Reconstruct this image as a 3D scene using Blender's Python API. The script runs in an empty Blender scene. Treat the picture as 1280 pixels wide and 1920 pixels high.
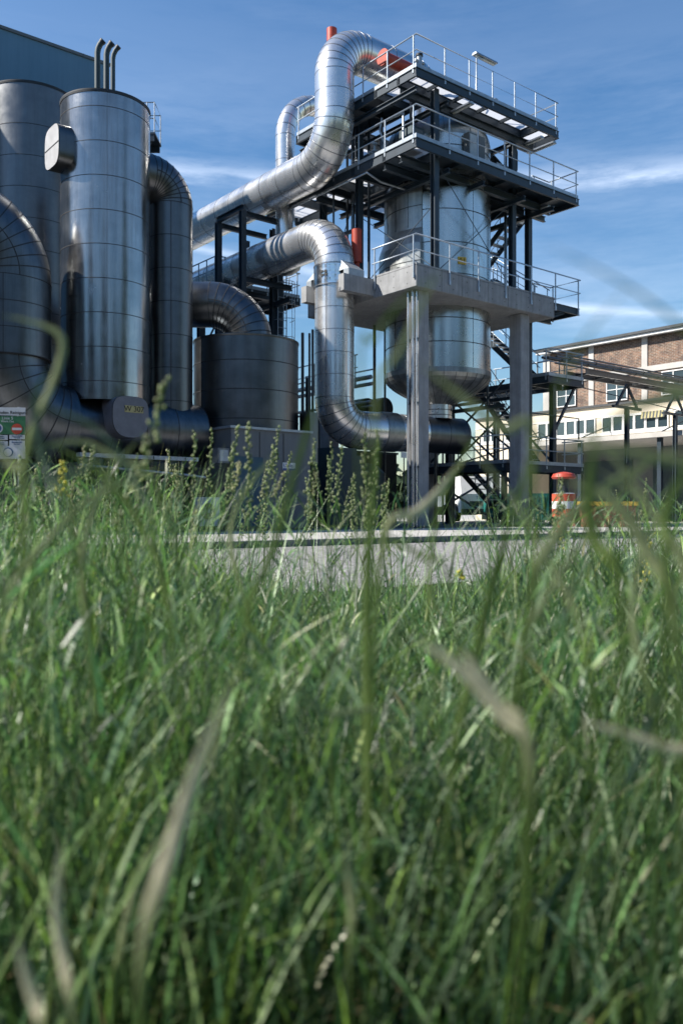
import bpy, math, random
import numpy as np
from mathutils import Vector, Matrix
PI = math.pi
random.seed(7)
rng = np.random.default_rng(11)
SC = bpy.context.scene
COL = SC.collection

# ------------------------------------------------------------------ camera
CAMH = 0.6
FPX = 1592.0
cam_d = bpy.data.cameras.new('camera')
cam = bpy.data.objects.new('camera', cam_d)
COL.objects.link(cam)
cam.location = (0, 0, CAMH)
cam.rotation_euler = (PI/2, 0, 0)
cam_d.sensor_fit = 'VERTICAL'
cam_d.sensor_height = 36.0
cam_d.sensor_width = 24.0
cam_d.lens = 36.0*FPX/1920.0
cam_d.clip_start = 0.02
cam_d.clip_end = 4000
cam_d.dof.use_dof = True
cam_d.dof.focus_distance = 8.5
cam_d.dof.aperture_fstop = 3.6
SC.camera = cam
SC.view_settings.view_transform = 'Standard'
SC.view_settings.look = 'None'
SC.view_settings.gamma = 1
SC.view_settings.exposure = 0.80

# ------------------------------------------------------------------ light
SUN_EL = math.radians(42)
sh = Vector((-0.985, -0.17, 0)).normalized()
sdir = Vector((sh.x*math.cos(SUN_EL), sh.y*math.cos(SUN_EL), math.sin(SUN_EL)))
sl = bpy.data.lights.new('sun', 'SUN')
sl.energy = 5.0
sl.angle = math.radians(0.5)
sl.color = (1.0, 0.94, 0.85)
so = bpy.data.objects.new('sun', sl)
COL.objects.link(so)
so.location = (-30, -10, 40)
so.rotation_euler = sdir.to_track_quat('Z', 'Y').to_euler()

world = bpy.data.worlds.new('World')
SC.world = world
world.use_nodes = True
nt = world.node_tree
nt.nodes.clear()
def N(nt, typ, **kw):
    n = nt.nodes.new(typ)
    for k, v in kw.items():
        if k.startswith('i_'):
            n.inputs[k[2:].replace('_', ' ')].default_value = v
        else:
            setattr(n, k, v)
    return n
def L(nt, a, b): nt.links.new(a, b)
out = N(nt, 'ShaderNodeOutputWorld')
bg = N(nt, 'ShaderNodeBackground')
bg.inputs['Strength'].default_value = 0.075
sky = N(nt, 'ShaderNodeTexSky', sky_type='NISHITA', sun_disc=False)
sky.sun_elevation = SUN_EL
sky.sun_rotation = math.atan2(sdir.x, sdir.y)
sky.air_density = 1.3
sky.dust_density = 0.35
sky.ozone_density = 3.0
hs = N(nt, 'ShaderNodeHueSaturation')
hs.inputs['Saturation'].default_value = 1.32
hs.inputs['Value'].default_value = 1.0
L(nt, sky.outputs[0], hs.inputs['Color'])
# thin high clouds and old contrails, laid out by direction on the sky sphere
tc = N(nt, 'ShaderNodeTexCoord')
mp = N(nt, 'ShaderNodeMapping')
mp.inputs['Rotation'].default_value = (0, math.radians(7), 0)
mp.inputs['Scale'].default_value = (1.3, 1.3, 9.0)
L(nt, tc.outputs['Generated'], mp.inputs['Vector'])
n1 = N(nt, 'ShaderNodeTexNoise'); n1.inputs['Scale'].default_value = 2.4; n1.inputs['Detail'].default_value = 9; n1.inputs['Roughness'].default_value = 0.62; n1.inputs['Distortion'].default_value = 0.4
L(nt, mp.outputs[0], n1.inputs['Vector'])
r1 = N(nt, 'ShaderNodeMapRange'); r1.inputs['From Min'].default_value = 0.50; r1.inputs['From Max'].default_value = 0.82; r1.inputs['To Max'].default_value = 0.04; r1.interpolation_type = 'SMOOTHSTEP'
L(nt, n1.outputs['Fac'], r1.inputs['Value'])
sep = N(nt, 'ShaderNodeSeparateXYZ'); L(nt, tc.outputs['Generated'], sep.inputs[0])
def math_(op, a, b=None, c=None):
    m = N(nt, 'ShaderNodeMath', operation=op)
    for i, v in enumerate((a, b, c)):
        if v is None: continue
        if isinstance(v, (int, float)): m.inputs[i].default_value = v
        else: L(nt, v, m.inputs[i])
    return m.outputs[0]
# bands: great-circle like streaks, defined by plane normals; strength falls off with the distance from the plane
def streak(nx, ny, nz, off, width, strength, nscale, seed):
    d = math_('ADD', math_('ADD', math_('MULTIPLY', sep.outputs[0], nx), math_('MULTIPLY', sep.outputs[1], ny)), math_('ADD', math_('MULTIPLY', sep.outputs[2], nz), -off))
    nn = N(nt, 'ShaderNodeTexNoise'); nn.inputs['Scale'].default_value = nscale; nn.inputs['Detail'].default_value = 8; nn.inputs['Roughness'].default_value = 0.65
    mm = N(nt, 'ShaderNodeMapping'); mm.inputs['Location'].default_value = (seed, 0, 0); mm.inputs['Scale'].default_value = (1, 1, 5.5)
    L(nt, tc.outputs['Generated'], mm.inputs[0]); L(nt, mm.outputs[0], nn.inputs['Vector'])
    wob = math_('MULTIPLY', math_('SUBTRACT', nn.outputs['Fac'], 0.5), width*1.9)
    a = math_('ABSOLUTE', math_('ADD', d, wob))
    f = math_('SUBTRACT', 1.0, math_('DIVIDE', a, width))
    f = math_('MAXIMUM', f, 0.0)
    tex = math_('MULTIPLY', math_('MAXIMUM', math_('MULTIPLY_ADD', nn.outputs['Fac'], 2.6, -0.75), 0.0), strength)
    return math_('MULTIPLY', math_('SMOOTH_MIN', f, 1.0, 0.3), tex)
# streak through elevation ~20 deg, sloping slightly down to the right
s1 = streak(0.03, 0.0, 1.0, 0.363, 0.015, 0.45, 7.0, 3.1)
s2 = streak(0.10, 0.0, 1.0, 0.262, 0.04, 0.22, 5.0, 9.4)
s3 = streak(0.16, 0.0, 1.0, 0.268, 0.007, 0.35, 3.0, 5.4)
s4 = streak(0.05, 0.0, 1.0, 0.42, 0.25, 0.14, 2.2, 1.4)
tot = math_('ADD', math_('ADD', s1, s2), math_('ADD', s3, s4))
gate = N(nt, 'ShaderNodeMapRange'); gate.inputs['From Min'].default_value = 0.0; gate.inputs['From Max'].default_value = 0.10
L(nt, sep.outputs[2], gate.inputs['Value'])
tot = math_('MINIMUM', math_('ADD', tot, math_('MULTIPLY', r1.outputs[0], gate.outputs[0])), 0.9)
mixc = N(nt, 'ShaderNodeMix', data_type='RGBA')
L(nt, tot, mixc.inputs['Factor'])
L(nt, hs.outputs[0], mixc.inputs['A'])
mixc.inputs['B'].default_value = (11.5, 12.4, 13.4, 1)
tint = N(nt, 'ShaderNodeMix', data_type='RGBA', blend_type='MULTIPLY')
tint.inputs['Factor'].default_value = 1
tint.inputs['B'].default_value = (0.98, 1.0, 1.07, 1)
L(nt, mixc.outputs['Result'], tint.inputs['A'])
L(nt, tint.outputs['Result'], bg.inputs['Color'])
L(nt, bg.outputs[0], out.inputs[0])

# ------------------------------------------------------------------ frames
UV_ = Vector((0.777, 0.63, 0)); VV_ = Vector((-0.63, 0.777, 0))
CX, CY = 2.286, 26.0
ANG = math.atan2(0.63, 0.777)
def T(u, v, z=0.0):
    return Vector((CX+0.777*u-0.63*v, CY+0.63*u+0.777*v, z))
def W(px, py, D):
    return Vector(((px-640)/FPX*D, D, CAMH-(py-960)/FPX*D))

# ------------------------------------------------------------------ mesh helper
class MB:
    def __init__(s): s.v = []; s.f = []; s.m = []; s.s = []
    def add(s, vs, fs, m=0, sm=False):
        b = len(s.v); s.v += [tuple(v) for v in vs]
        for f in fs:
            s.f.append(tuple(i+b for i in f)); s.m.append(m); s.s.append(sm)
    def hexa(s, p, m=0):   # 8 points: bottom 4 ccw, top 4 ccw
        s.add(p, [(3,2,1,0),(4,5,6,7),(0,1,5,4),(1,2,6,5),(2,3,7,6),(3,0,4,7)], m)
    def tbox(s, u0, u1, v0, v1, z0, z1, m=0):
        if u0>u1: u0,u1=u1,u0
        if v0>v1: v0,v1=v1,v0
        if z0>z1: z0,z1=z1,z0
        s.hexa([T(u0,v0,z0),T(u1,v0,z0),T(u1,v1,z0),T(u0,v1,z0),T(u0,v0,z1),T(u1,v0,z1),T(u1,v1,z1),T(u0,v1,z1)], m); return s
    def beam(s, a, b, w, h, m=0, up=Vector((0,0,1))):
        a=Vector(a); b=Vector(b); d=(b-a).normalized()
        if abs(d.dot(up))>0.98: up = VV_
        x=d.cross(up).normalized(); y=x.cross(d).normalized()
        q=[]
        for p in (a,b):
            q += [p-x*w/2-y*h/2, p+x*w/2-y*h/2, p+x*w/2+y*h/2, p-x*w/2+y*h/2]
        s.hexa(q, m); return s
    def ibeam(s, a, b, w, h, t=0.02, m=0, up=Vector((0,0,1))):
        a=Vector(a); b=Vector(b); d=(b-a).normalized()
        if abs(d.dot(up))>0.98: up = VV_
        x=d.cross(up).normalized(); y=x.cross(d).normalized()
        s.beam(a+y*(h/2-t/2), b+y*(h/2-t/2), w, t, m, up); s.beam(a-y*(h/2-t/2), b-y*(h/2-t/2), w, t, m, up)
        s.beam(a, b, t*0.8, h-2*t-0.001, m, up); return s
    def tube(s, pts, r, n=8, m=0, cap=True, sm=True):
        pts=[Vector(p) for p in pts]
        rs = r if isinstance(r,(list,tuple)) else [r]*len(pts)
        d0=(pts[1]-pts[0]).normalized()
        ref = Vector((0,0,1)) if abs(d0.z)<0.9 else Vector((1,0,0))
        x=d0.cross(ref).normalized()
        rings=[]
        for i,p in enumerate(pts):
            if i==0: d=pts[1]-pts[0]
            elif i==len(pts)-1: d=pts[-1]-pts[-2]
            else: d=(pts[i+1]-p).normalized()+(p-pts[i-1]).normalized()
            d.normalize()
            x=(x-d*x.dot(d)).normalized(); y=d.cross(x)
            rings.append([p+(x*math.cos(2*PI*k/n)+y*math.sin(2*PI*k/n))*rs[i] for k in range(n)])
        vs=[q for rg in rings for q in rg]; fs=[]
        for i in range(len(pts)-1):
            for k in range(n):
                fs.append((i*n+k, i*n+(k+1)%n, (i+1)*n+(k+1)%n, (i+1)*n+k))
        s.add(vs, fs, m, sm)
        if cap:
            s.add(rings[0], [tuple(range(n-1,-1,-1))], m); s.add(rings[-1], [tuple(range(n))], m)
        return s
    def lathe(s, c, prof, n=48, m=0, sm=True):  # prof: list of (r,z[,mat])
        c=Vector(c)
        for i in range(len(prof)-1):
            r0,z0=prof[i][:2]; r1,z1=prof[i+1][:2]
            mm = prof[i][2] if len(prof[i])>2 else m
            vs=[]
            for r,z in ((r0,z0),(r1,z1)):
                vs += [Vector((c.x+r*math.cos(2*PI*k/n), c.y+r*math.sin(2*PI*k/n), z)) for k in range(n)]
            s.add(vs, [(k,(k+1)%n,n+(k+1)%n,n+k) for k in range(n)], mm, sm)
        return s
    def build(s, name, mats, parent=None, kind=None):
        me=bpy.data.meshes.new(name)
        if not isinstance(mats,(list,tuple)): mats=[mats]
        o0 = ORG.get(parent.name, Vector()) if parent else Vector()
        vs=[(v[0]-o0.x, v[1]-o0.y, v[2]-o0.z) for v in s.v] if parent else s.v
        me.from_pydata(vs, [], s.f)
        for mt in mats: me.materials.append(mt)
        me.polygons.foreach_set('material_index', s.m)
        me.polygons.foreach_set('use_smooth', s.s)
        me.update()
        o=bpy.data.objects.new(name, me); COL.objects.link(o)
        if parent: o.parent=parent; ORG[o.name]=o0
        if kind: o['kind']=kind
        return o
ORG={}
def thing(name, label, cat, loc=(0,0,0), group=None):
    o=bpy.data.objects.new(name, None); COL.objects.link(o)
    o.location=loc; o['label']=label; o['category']=cat
    o.empty_display_size=0.2
    if group: o['group']=group
    ORG[o.name]=Vector(loc); return o
def tag(o, label, cat, group=None):
    o['label']=label; o['category']=cat
    if group: o['group']=group
    return o
def copy_part(o, parent, off):   # same parent space copy of a child, moved by off
    c=o.copy(); COL.objects.link(c); c.parent=parent; c.location=o.location+Vector(off); ORG[c.name]=ORG.get(parent.name,Vector()); return c
def text(txt, size, M, mat, parent, name='lettering', depth=0.003):
    cu=bpy.data.curves.new(name,'FONT'); cu.body=txt; cu.size=size; cu.extrude=depth; cu.align_x='CENTER'; cu.align_y='CENTER'
    to=bpy.data.objects.new(name,cu); COL.objects.link(to)
    dg=bpy.context.evaluated_depsgraph_get(); me=bpy.data.meshes.new_from_object(to.evaluated_get(dg))
    COL.objects.unlink(to); bpy.data.objects.remove(to)
    me.transform(M); 
    o0=ORG.get(parent.name,Vector()); me.transform(Matrix.Translation(-o0))
    me.materials.clear(); me.materials.append(mat)
    o=bpy.data.objects.new(name,me); COL.objects.link(o); o.parent=parent; ORG[o.name]=o0; return o
def face_matrix(p, normal, up=Vector((0,0,1))):
    n=Vector(normal).normalized(); x=up.cross(n).normalized(); y=n.cross(x)
    return Matrix.Translation(Vector(p)) @ Matrix((x,y,n)).transposed().to_4x4()

# ------------------------------------------------------------------ materials
def mat(name, color, rough=0.6, metal=0.0, var=0.15, scale=3.0, bump=0.0, bscale=20, spec=0.5, streak=0.0, streak_col=None, stretch=(1,1,1), detail=6, rvar=0.0):
    m=bpy.data.materials.new(name); m.use_nodes=True; t=m.node_tree; b=t.nodes['Principled BSDF']
    b.inputs['Roughness'].default_value=rough; b.inputs['Metallic'].default_value=metal
    b.inputs['Specular IOR Level'].default_value=spec
    tc=N(t,'ShaderNodeTexCoord'); mp=N(t,'ShaderNodeMapping'); mp.inputs['Scale'].default_value=stretch
    geo=N(t,'ShaderNodeNewGeometry')
    L(t,geo.outputs['Position'],mp.inputs[0])
    n=N(t,'ShaderNodeTexNoise'); n.inputs['Scale'].default_value=scale; n.inputs['Detail'].default_value=detail; n.inputs['Roughness'].default_value=0.6
    L(t,mp.outputs[0],n.inputs['Vector'])
    cr=N(t,'ShaderNodeValToRGB'); c=Vector(color)
    cr.color_ramp.elements[0].position=0.3; cr.color_ramp.elements[1].position=0.7
    cr.color_ramp.elements[0].color=(*(c*(1-var)),1); cr.color_ramp.elements[1].color=(*(c*(1+var)),1)
    L(t,n.outputs['Fac'],cr.inputs[0])
    last=cr.outputs[0]
    if streak>0:
        mp2=N(t,'ShaderNodeMapping'); mp2.inputs['Scale'].default_value=(5,5,0.22)
        L(t,geo.outputs['Position'],mp2.inputs[0])
        n2=N(t,'ShaderNodeTexNoise'); n2.inputs['Scale'].default_value=2.0; n2.inputs['Detail'].default_value=8; n2.inputs['Roughness'].default_value=0.7
        L(t,mp2.outputs[0],n2.inputs['Vector'])
        mr=N(t,'ShaderNodeMapRange'); mr.inputs['From Min'].default_value=0.45; mr.inputs['From Max'].default_value=0.72; mr.inputs['To Max'].default_value=streak
        L(t,n2.outputs['Fac'],mr.inputs[0])
        mx=N(t,'ShaderNodeMix',data_type='RGBA'); L(t,mr.outputs[0],mx.inputs['Factor']); L(t,last,mx.inputs['A'])
        sc=streak_col or tuple(c*0.45); mx.inputs['B'].default_value=(*sc,1)
        last=mx.outputs['Result']
    L(t,last,b.inputs['Base Color'])
    if rvar>0:
        mr=N(t,'ShaderNodeMapRange'); mr.inputs['From Min'].default_value=0.3; mr.inputs['From Max'].default_value=0.7
        mr.inputs['To Min'].default_value=max(0.03,rough-rvar); mr.inputs['To Max'].default_value=rough+rvar
        L(t,n.outputs['Fac'],mr.inputs[0]); L(t,mr.outputs[0],b.inputs['Roughness'])
    if bump>0:
        n3=N(t,'ShaderNodeTexNoise'); n3.inputs['Scale'].default_value=bscale; n3.inputs['Detail'].default_value=4
        L(t,mp.outputs[0],n3.inputs['Vector'])
        bp=N(t,'ShaderNodeBump'); bp.inputs['Strength'].default_value=bump; bp.inputs['Distance'].default_value=0.02
        L(t,n3.outputs['Fac'],bp.inputs['Height']); L(t,bp.outputs[0],b.inputs['Normal'])
    return m
M={}
M['shiny']=mat('polished_aluminium_jacket',(0.72,0.72,0.72),0.27,0.80,0.08,1.3,0.07,1.6,streak=0.12,rvar=0.07)
M['seam']=mat('dark_jacket_seam',(0.022,0.024,0.028),0.7,0.0)
M['seam_s']=mat('polished_jacket_seam',(0.22,0.23,0.25),0.4,0.8)
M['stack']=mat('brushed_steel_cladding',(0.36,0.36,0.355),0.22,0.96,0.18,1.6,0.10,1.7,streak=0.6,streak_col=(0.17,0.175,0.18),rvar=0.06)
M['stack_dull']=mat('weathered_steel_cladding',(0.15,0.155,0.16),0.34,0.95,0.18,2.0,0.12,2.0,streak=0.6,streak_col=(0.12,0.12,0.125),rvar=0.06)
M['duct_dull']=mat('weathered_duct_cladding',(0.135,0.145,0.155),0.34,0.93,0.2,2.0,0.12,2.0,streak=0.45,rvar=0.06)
M['vessel']=mat('vessel_cladding',(0.54,0.56,0.55),0.27,1.0,0.10,1.4,0.06,1.6,streak=0.3,rvar=0.05)
M['vessel_worn']=mat('worn_vessel_cladding',(0.34,0.36,0.36),0.42,0.9,0.3,2.4,0.2,3.0,streak=0.6,rvar=0.08)
M['steel']=mat('painted_structural_steel',(0.022,0.038,0.055),0.5,0.1,0.2,4)
M['galv']=mat('galvanised_steel',(0.34,0.38,0.42),0.45,0.5,0.15,5)
M['rail']=mat('galvanised_rail_tube',(0.40,0.45,0.50),0.4,0.5,0.15,5)
M['concrete']=mat('shuttered_concrete',(0.30,0.307,0.315),0.9,0,0.2,2.2,0.4,30,streak=0.6,streak_col=(0.17,0.17,0.17))
M['red']=mat('red_oxide_paint',(0.40,0.05,0.025),0.5,0,0.2,5)
M['bluewall']=mat('teal_metal_sheet',(0.12,0.23,0.32),0.5,0.1,0.08,0.4,streak=0.25,streak_col=(0.045,0.12,0.17))
M['dark']=mat('dark_machinery_paint',(0.022,0.028,0.036),0.6,0.0,0.3,3)
M['darkteal']=mat('dark_teal_panel',(0.028,0.055,0.068),0.6,0.0,0.2,1.2)
M['greypanel']=mat('grey_panel_cladding',(0.13,0.145,0.155),0.6,0,0.1,0.8,streak=0.25)
M['bluepanel']=mat('petrol_blue_panel',(0.03,0.085,0.12),0.6,0,0.12,1)
M['white']=mat('white_paint',(0.72,0.73,0.73),0.5,0,0.05,4)
M['cream']=mat('cream_render',(0.72,0.64,0.50),0.85,0,0.06,0.8,streak=0.15,streak_col=(0.5,0.45,0.36))
M['frame']=mat('white_window_frame',(0.78,0.78,0.76),0.5,0,0.04)
M['lintel']=mat('pale_concrete_frame',(0.50,0.48,0.45),0.9,0,0.12,1.5,0.1,20)
M['roofdark']=mat('dark_roof_edge',(0.06,0.065,0.07),0.7,0,0.2)
M['yellow']=mat('yellow_sign_plate',(0.55,0.38,0.06),0.6,0,0.12,8)
M['yellowdull']=mat('faded_yellow_plate',(0.38,0.34,0.16),0.7,0,0.12,8)
M['black']=mat('black_paint',(0.012,0.012,0.012),0.6)
M['greenbox']=mat('green_container_paint',(0.02,0.17,0.15),0.5,0,0.15,2)
M['signgreen']=mat('green_sign_panel',(0.03,0.14,0.06),0.5)
M['signgrey']=mat('pale_sign_panel',(0.45,0.49,0.52),0.5)
M['signblue']=mat('blue_sign_print',(0.03,0.07,0.22),0.5)
M['glass_dark']=mat('dark_window_glass',(0.035,0.055,0.065),0.08,0,0.3,0.6,spec=0.9)
M['tyre']=mat('tyre_rubber',(0.02,0.02,0.02),0.85)
M['rust']=mat('faded_red_box_paint',(0.26,0.11,0.08),0.7,0,0.25,4)
M['tube']=mat('lamp_diffuser',(0.75,0.76,0.74),0.4)
M['crumpled']=mat('crumpled_aluminium_jacket',(0.8,0.8,0.8),0.2,1.0,0.1,3,0.8,5,rvar=0.06)
M['copper']=mat('flexible_hose',(0.3,0.32,0.34),0.4,0.7)
# brick
def brick():
    m=bpy.data.materials.new('brown_red_brick'); m.use_nodes=True; t=m.node_tree; b=t.nodes['Principled BSDF']; b.inputs['Roughness'].default_value=0.9
    geo=N(t,'ShaderNodeNewGeometry')
    mp=N(t,'ShaderNodeVectorRotate',rotation_type='Z_AXIS'); mp.inputs['Angle'].default_value=-(ANG+PI/2)
    L(t,geo.outputs['Position'],mp.inputs[0])
    sp=N(t,'ShaderNodeSeparateXYZ'); L(t,mp.outputs[0],sp.inputs[0])
    cb=N(t,'ShaderNodeCombineXYZ'); L(t,sp.outputs[0],cb.inputs[0]); L(t,sp.outputs[2],cb.inputs[1])
    br=N(t,'ShaderNodeTexBrick'); br.inputs['Scale'].default_value=1.0; br.inputs['Brick Width'].default_value=0.26; br.inputs['Row Height'].default_value=0.085; br.inputs['Mortar Size'].default_value=0.012
    br.inputs['Color1'].default_value=(0.24,0.13,0.085,1); br.inputs['Color2'].default_value=(0.12,0.08,0.06,1); br.inputs['Mortar'].default_value=(0.30,0.27,0.23,1)
    L(t,cb.outputs[0],br.inputs['Vector'])
    n=N(t,'ShaderNodeTexNoise'); n.inputs['Scale'].default_value=2.2; n.inputs['Detail'].default_value=8; n.inputs['Roughness'].default_value=0.75
    L(t,geo.outputs['Position'],n.inputs['Vector'])
    cr=N(t,'ShaderNodeValToRGB'); cr.color_ramp.elements[0].position=0.35; cr.color_ramp.elements[1].position=0.68
    cr.color_ramp.elements[0].color=(0.45,0.45,0.5,1); cr.color_ramp.elements[1].color=(1.5,1.45,1.35,1)
    L(t,n.outputs['Fac'],cr.inputs[0])
    mx=N(t,'ShaderNodeMix',data_type='RGBA',blend_type='MULTIPLY'); mx.inputs['Factor'].default_value=1
    L(t,br.outputs['Color'],mx.inputs['A']); L(t,cr.outputs[0],mx.inputs['B']); L(t,mx.outputs['Result'],b.inputs['Base Color'])
    return m
M['brick']=brick()
# open-mesh floor grating: the metal lets sunlight through and glows from beneath
def grating():
    m=bpy.data.materials.new('floor_grating'); m.use_nodes=True; t=m.node_tree; t.nodes.clear()
    o=N(t,'ShaderNodeOutputMaterial'); d=N(t,'ShaderNodeBsdfDiffuse'); d.inputs[0].default_value=(0.5,0.52,0.55,1)
    tr=N(t,'ShaderNodeBsdfTranslucent'); tr.inputs[0].default_value=(0.72,0.74,0.78,1)
    mx=N(t,'ShaderNodeMixShader'); mx.inputs[0].default_value=0.62
    L(t,d.outputs[0],mx.inputs[1]); L(t,tr.outputs[0],mx.inputs[2])
    geo=N(t,'ShaderNodeNewGeometry'); rt=N(t,'ShaderNodeVectorRotate',rotation_type='Z_AXIS'); rt.inputs['Angle'].default_value=-ANG
    L(t,geo.outputs['Position'],rt.inputs[0])
    w=N(t,'ShaderNodeTexWave',wave_type='BANDS',bands_direction='X'); w.inputs['Scale'].default_value=6.0
    L(t,rt.outputs[0],w.inputs['Vector'])
    tp=N(t,'ShaderNodeBsdfTransparent')
    mr=N(t,'ShaderNodeMapRange'); mr.inputs['From Min'].default_value=0.2; mr.inputs['From Max'].default_value=0.8; mr.inputs['To Min'].default_value=0.02; mr.inputs['To Max'].default_value=0.22
    L(t,w.outputs['Fac'],mr.inputs[0])
    m2=N(t,'ShaderNodeMixShader'); L(t,mr.outputs[0],m2.inputs[0]); L(t,mx.outputs[0],m2.inputs[1]); L(t,tp.outputs[0],m2.inputs[2]); L(t,m2.outputs[0],o.inputs[0])
    return m
M['grating']=grating()

# ------------------------------------------------------------------ ground
def ground_mat(name,c1,c2,scale,bump=0.3,bs=60,rough=0.95,speck=0.0):
    m=bpy.data.materials.new(name); m.use_nodes=True; t=m.node_tree; b=t.nodes['Principled BSDF']; b.inputs['Roughness'].default_value=rough; b.inputs['Specular IOR Level'].default_value=0.25
    geo=N(t,'ShaderNodeNewGeometry')
    n=N(t,'ShaderNodeTexNoise'); n.inputs['Scale'].default_value=scale; n.inputs['Detail'].default_value=10; n.inputs['Roughness'].default_value=0.75; L(t,geo.outputs['Position'],n.inputs['Vector'])
    cr=N(t,'ShaderNodeValToRGB'); cr.color_ramp.elements[0].position=0.35; cr.color_ramp.elements[1].position=0.65
    cr.color_ramp.elements[0].color=(*c1,1); cr.color_ramp.elements[1].color=(*c2,1); L(t,n.outputs['Fac'],cr.inputs[0])
    last=cr.outputs[0]
    if speck>0:
        v=N(t,'ShaderNodeTexVoronoi'); v.inputs['Scale'].default_value=38; L(t,geo.outputs['Position'],v.inputs['Vector'])
        n5=N(t,'ShaderNodeTexWhiteNoise'); L(t,v.outputs['Position'],n5.inputs['Vector'])
        mr=N(t,'ShaderNodeMapRange'); mr.inputs['To Min'].default_value=1-speck; mr.inputs['To Max'].default_value=1+speck; L(t,n5.outputs['Value'],mr.inputs[0])
        mm=N(t,'ShaderNodeVectorMath',operation='SCALE'); L(t,last,mm.inputs[0]); L(t,mr.outputs[0],mm.inputs['Scale']); last=mm.outputs[0]
    L(t,last,b.inputs['Base Color'])
    n3=N(t,'ShaderNodeTexNoise'); n3.inputs['Scale'].default_value=bs; n3.inputs['Detail'].default_value=4; L(t,geo.outputs['Position'],n3.inputs['Vector'])
    bp=N(t,'ShaderNodeBump'); bp.inputs['Strength'].default_value=bump; bp.inputs['Distance'].default_value=0.02; L(t,n3.outputs['Fac'],bp.inputs['Height']); L(t,bp.outputs[0],b.inputs['Normal'])
    return m
M['soil']=ground_mat('dark_soil_and_litter',(0.018,0.026,0.012),(0.06,0.07,0.03),6)
M['asphalt']=ground_mat('rough_light_asphalt',(0.23,0.225,0.22),(0.36,0.35,0.34),5,0.9,90,0.9,0.5)
M['dark_and_shade']=ground_mat('dark_asphalt_and_shade',(0.035,0.055,0.075),(0.06,0.08,0.10),3,0.2,60,0.8,0.1)  # dark asphalt, also the colour of the painted shade band
M['pavement']=ground_mat('concrete_hardstand',(0.36,0.35,0.33),(0.48,0.465,0.44),2.0,0.3,40,0.9,0.1)
M['kerb']=ground_mat('kerb_stone',(0.12,0.13,0.14),(0.2,0.21,0.22),5,0.3,40)
mb=MB(); mb.add([(-1500,-1500,0),(1500,-1500,0),(1500,1500,0),(-1500,1500,0)],[(0,1,2,3)]); mb.build('ground',M['soil'],kind='structure')
mb=MB(); 
# road between verge and kerb, its near edge slightly ragged
pts=[T(-60+k*1.0, -13.75+0.10*math.sin(k*1.3)+0.07*math.sin(k*3.1), 0.006) for k in range(0,141)]
far=[T(-60+k*1.0, -6.9, 0.006) for k in range(0,141)]
for k in range(140): mb.add([pts[k],pts[k+1],far[k+1],far[k]],[(0,1,2,3)])
mb.build('road',M['asphalt'],kind='structure')
mb=MB(); mb.add([T(-7,-6.9,0.011),T(80,-6.9,0.011),T(80,-9.6,0.011),T(4,-8.7,0.011),T(0.5,-8.4,0.011),T(-3,-7.5,0.011)],[(5,4,3,2,1,0)]); mb.build('road_shade_strip',M['dark_and_shade'],kind='structure')  # shade band along the kerb, painted as a dark tapering strip
mb=MB()
for (u0,vv0,n_,du,dv) in ((-3,-13.2,9,0.45,0.55),(2.0,-12.6,8,0.7,0.4),(-8,-12,10,0.8,0.3),(7,-11.5,10,0.6,0.35)):
    p_=(u0,vv0)
    for k in range(n_):
        q_=(p_[0]+du*random.uniform(.4,1.2),p_[1]+dv*random.uniform(-.2,1.2)); w_=0.012
        if q_[1]<-9.7: mb.add([T(p_[0],p_[1]-w_,0.010),T(q_[0],q_[1]-w_,0.010),T(q_[0],q_[1]+w_,0.010),T(p_[0],p_[1]+w_,0.010)],[(0,1,2,3)])
        p_=q_
mb.build('road_crack',M['dark_and_shade'],kind='structure')
mb=MB()
for k in range(-60,80): mb.tbox(k+0.006,k+0.994,-6.9,-6.76,0.0,0.118,0)
mb.build('kerb',M['kerb'],kind='structure')
mb=MB(); 
a=[T(-60,-6.755,0.12),T(80,-6.755,0.12),T(80,200,0.12),T(-60,200,0.12)]
mb.add(a,[(0,1,2,3)]); mb.add([T(-60,-6.755,0.12),T(80,-6.755,0.12),T(80,-6.755,0.0),T(-60,-6.755,0.0)],[(3,2,1,0)])
mb.build('pavement',M['pavement'],kind='structure')
# joints
mb=MB()
for k in range(-20,30): mb.add([T(k*3.0,-6.755,0.124),T(k*3.0+0.02,-6.755,0.124),T(k*3.0+0.02,-0.5,0.124),T(k*3.0,-0.5,0.124)],[(0,1,2,3)])
mb.build('pavement_joints',M['kerb'],kind='structure')
mb=MB(); mb.add([T(-60,-0.9,0.126),T(12,-0.9,0.126),T(12,80,0.126),T(-60,80,0.126)],[(0,1,2,3)]); mb.build('plant_yard_floor',M['dark_and_shade'],kind='structure')

# ------------------------------------------------------------------ pipe pieces
def arc(p0, d0, d1, R, n):
    """points of a bend that starts at p0 heading d0 and ends heading d1 (perpendicular)"""
    c=p0+d1*R; return [c - d1*R*math.cos(a)+d0*R*math.sin(a) for a in [PI/2*i/n for i in range(n+1)]]
def band(mb,p,d,r,w=0.03,m=1,n=40,lip=0.007):
    d=d.normalized(); mb.tube([p-d*w/2,p+d*w/2],r+lip,n,m,cap=True)
def straight(parent,name,a,b,r,step,mats,n=48,cap=True,lw=0.018,seam_long=None,lip=0.006):
    mb=MB(); a=Vector(a); b=Vector(b); d=(b-a); Ln=d.length; d.normalize()
    k=max(1,round(Ln/step)); 
    mb.tube([a+d*Ln*i/k for i in range(k+1)],r,n,0,cap)
    for i in range(0,k+1): band(mb,a+d*(Ln*i/k),d,r,lw,1,n,lip)
    if seam_long is not None:
        ref=seam_long.normalized()
        for i in range(k):
            q0=a+d*(Ln*i/k); q1=a+d*(Ln*(i+1)/k)
            mb.beam(q0+ref*(r+0.002),q1+ref*(r+0.002),0.016,0.006,1,up=ref)
    return mb.build(name,mats,parent)
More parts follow.
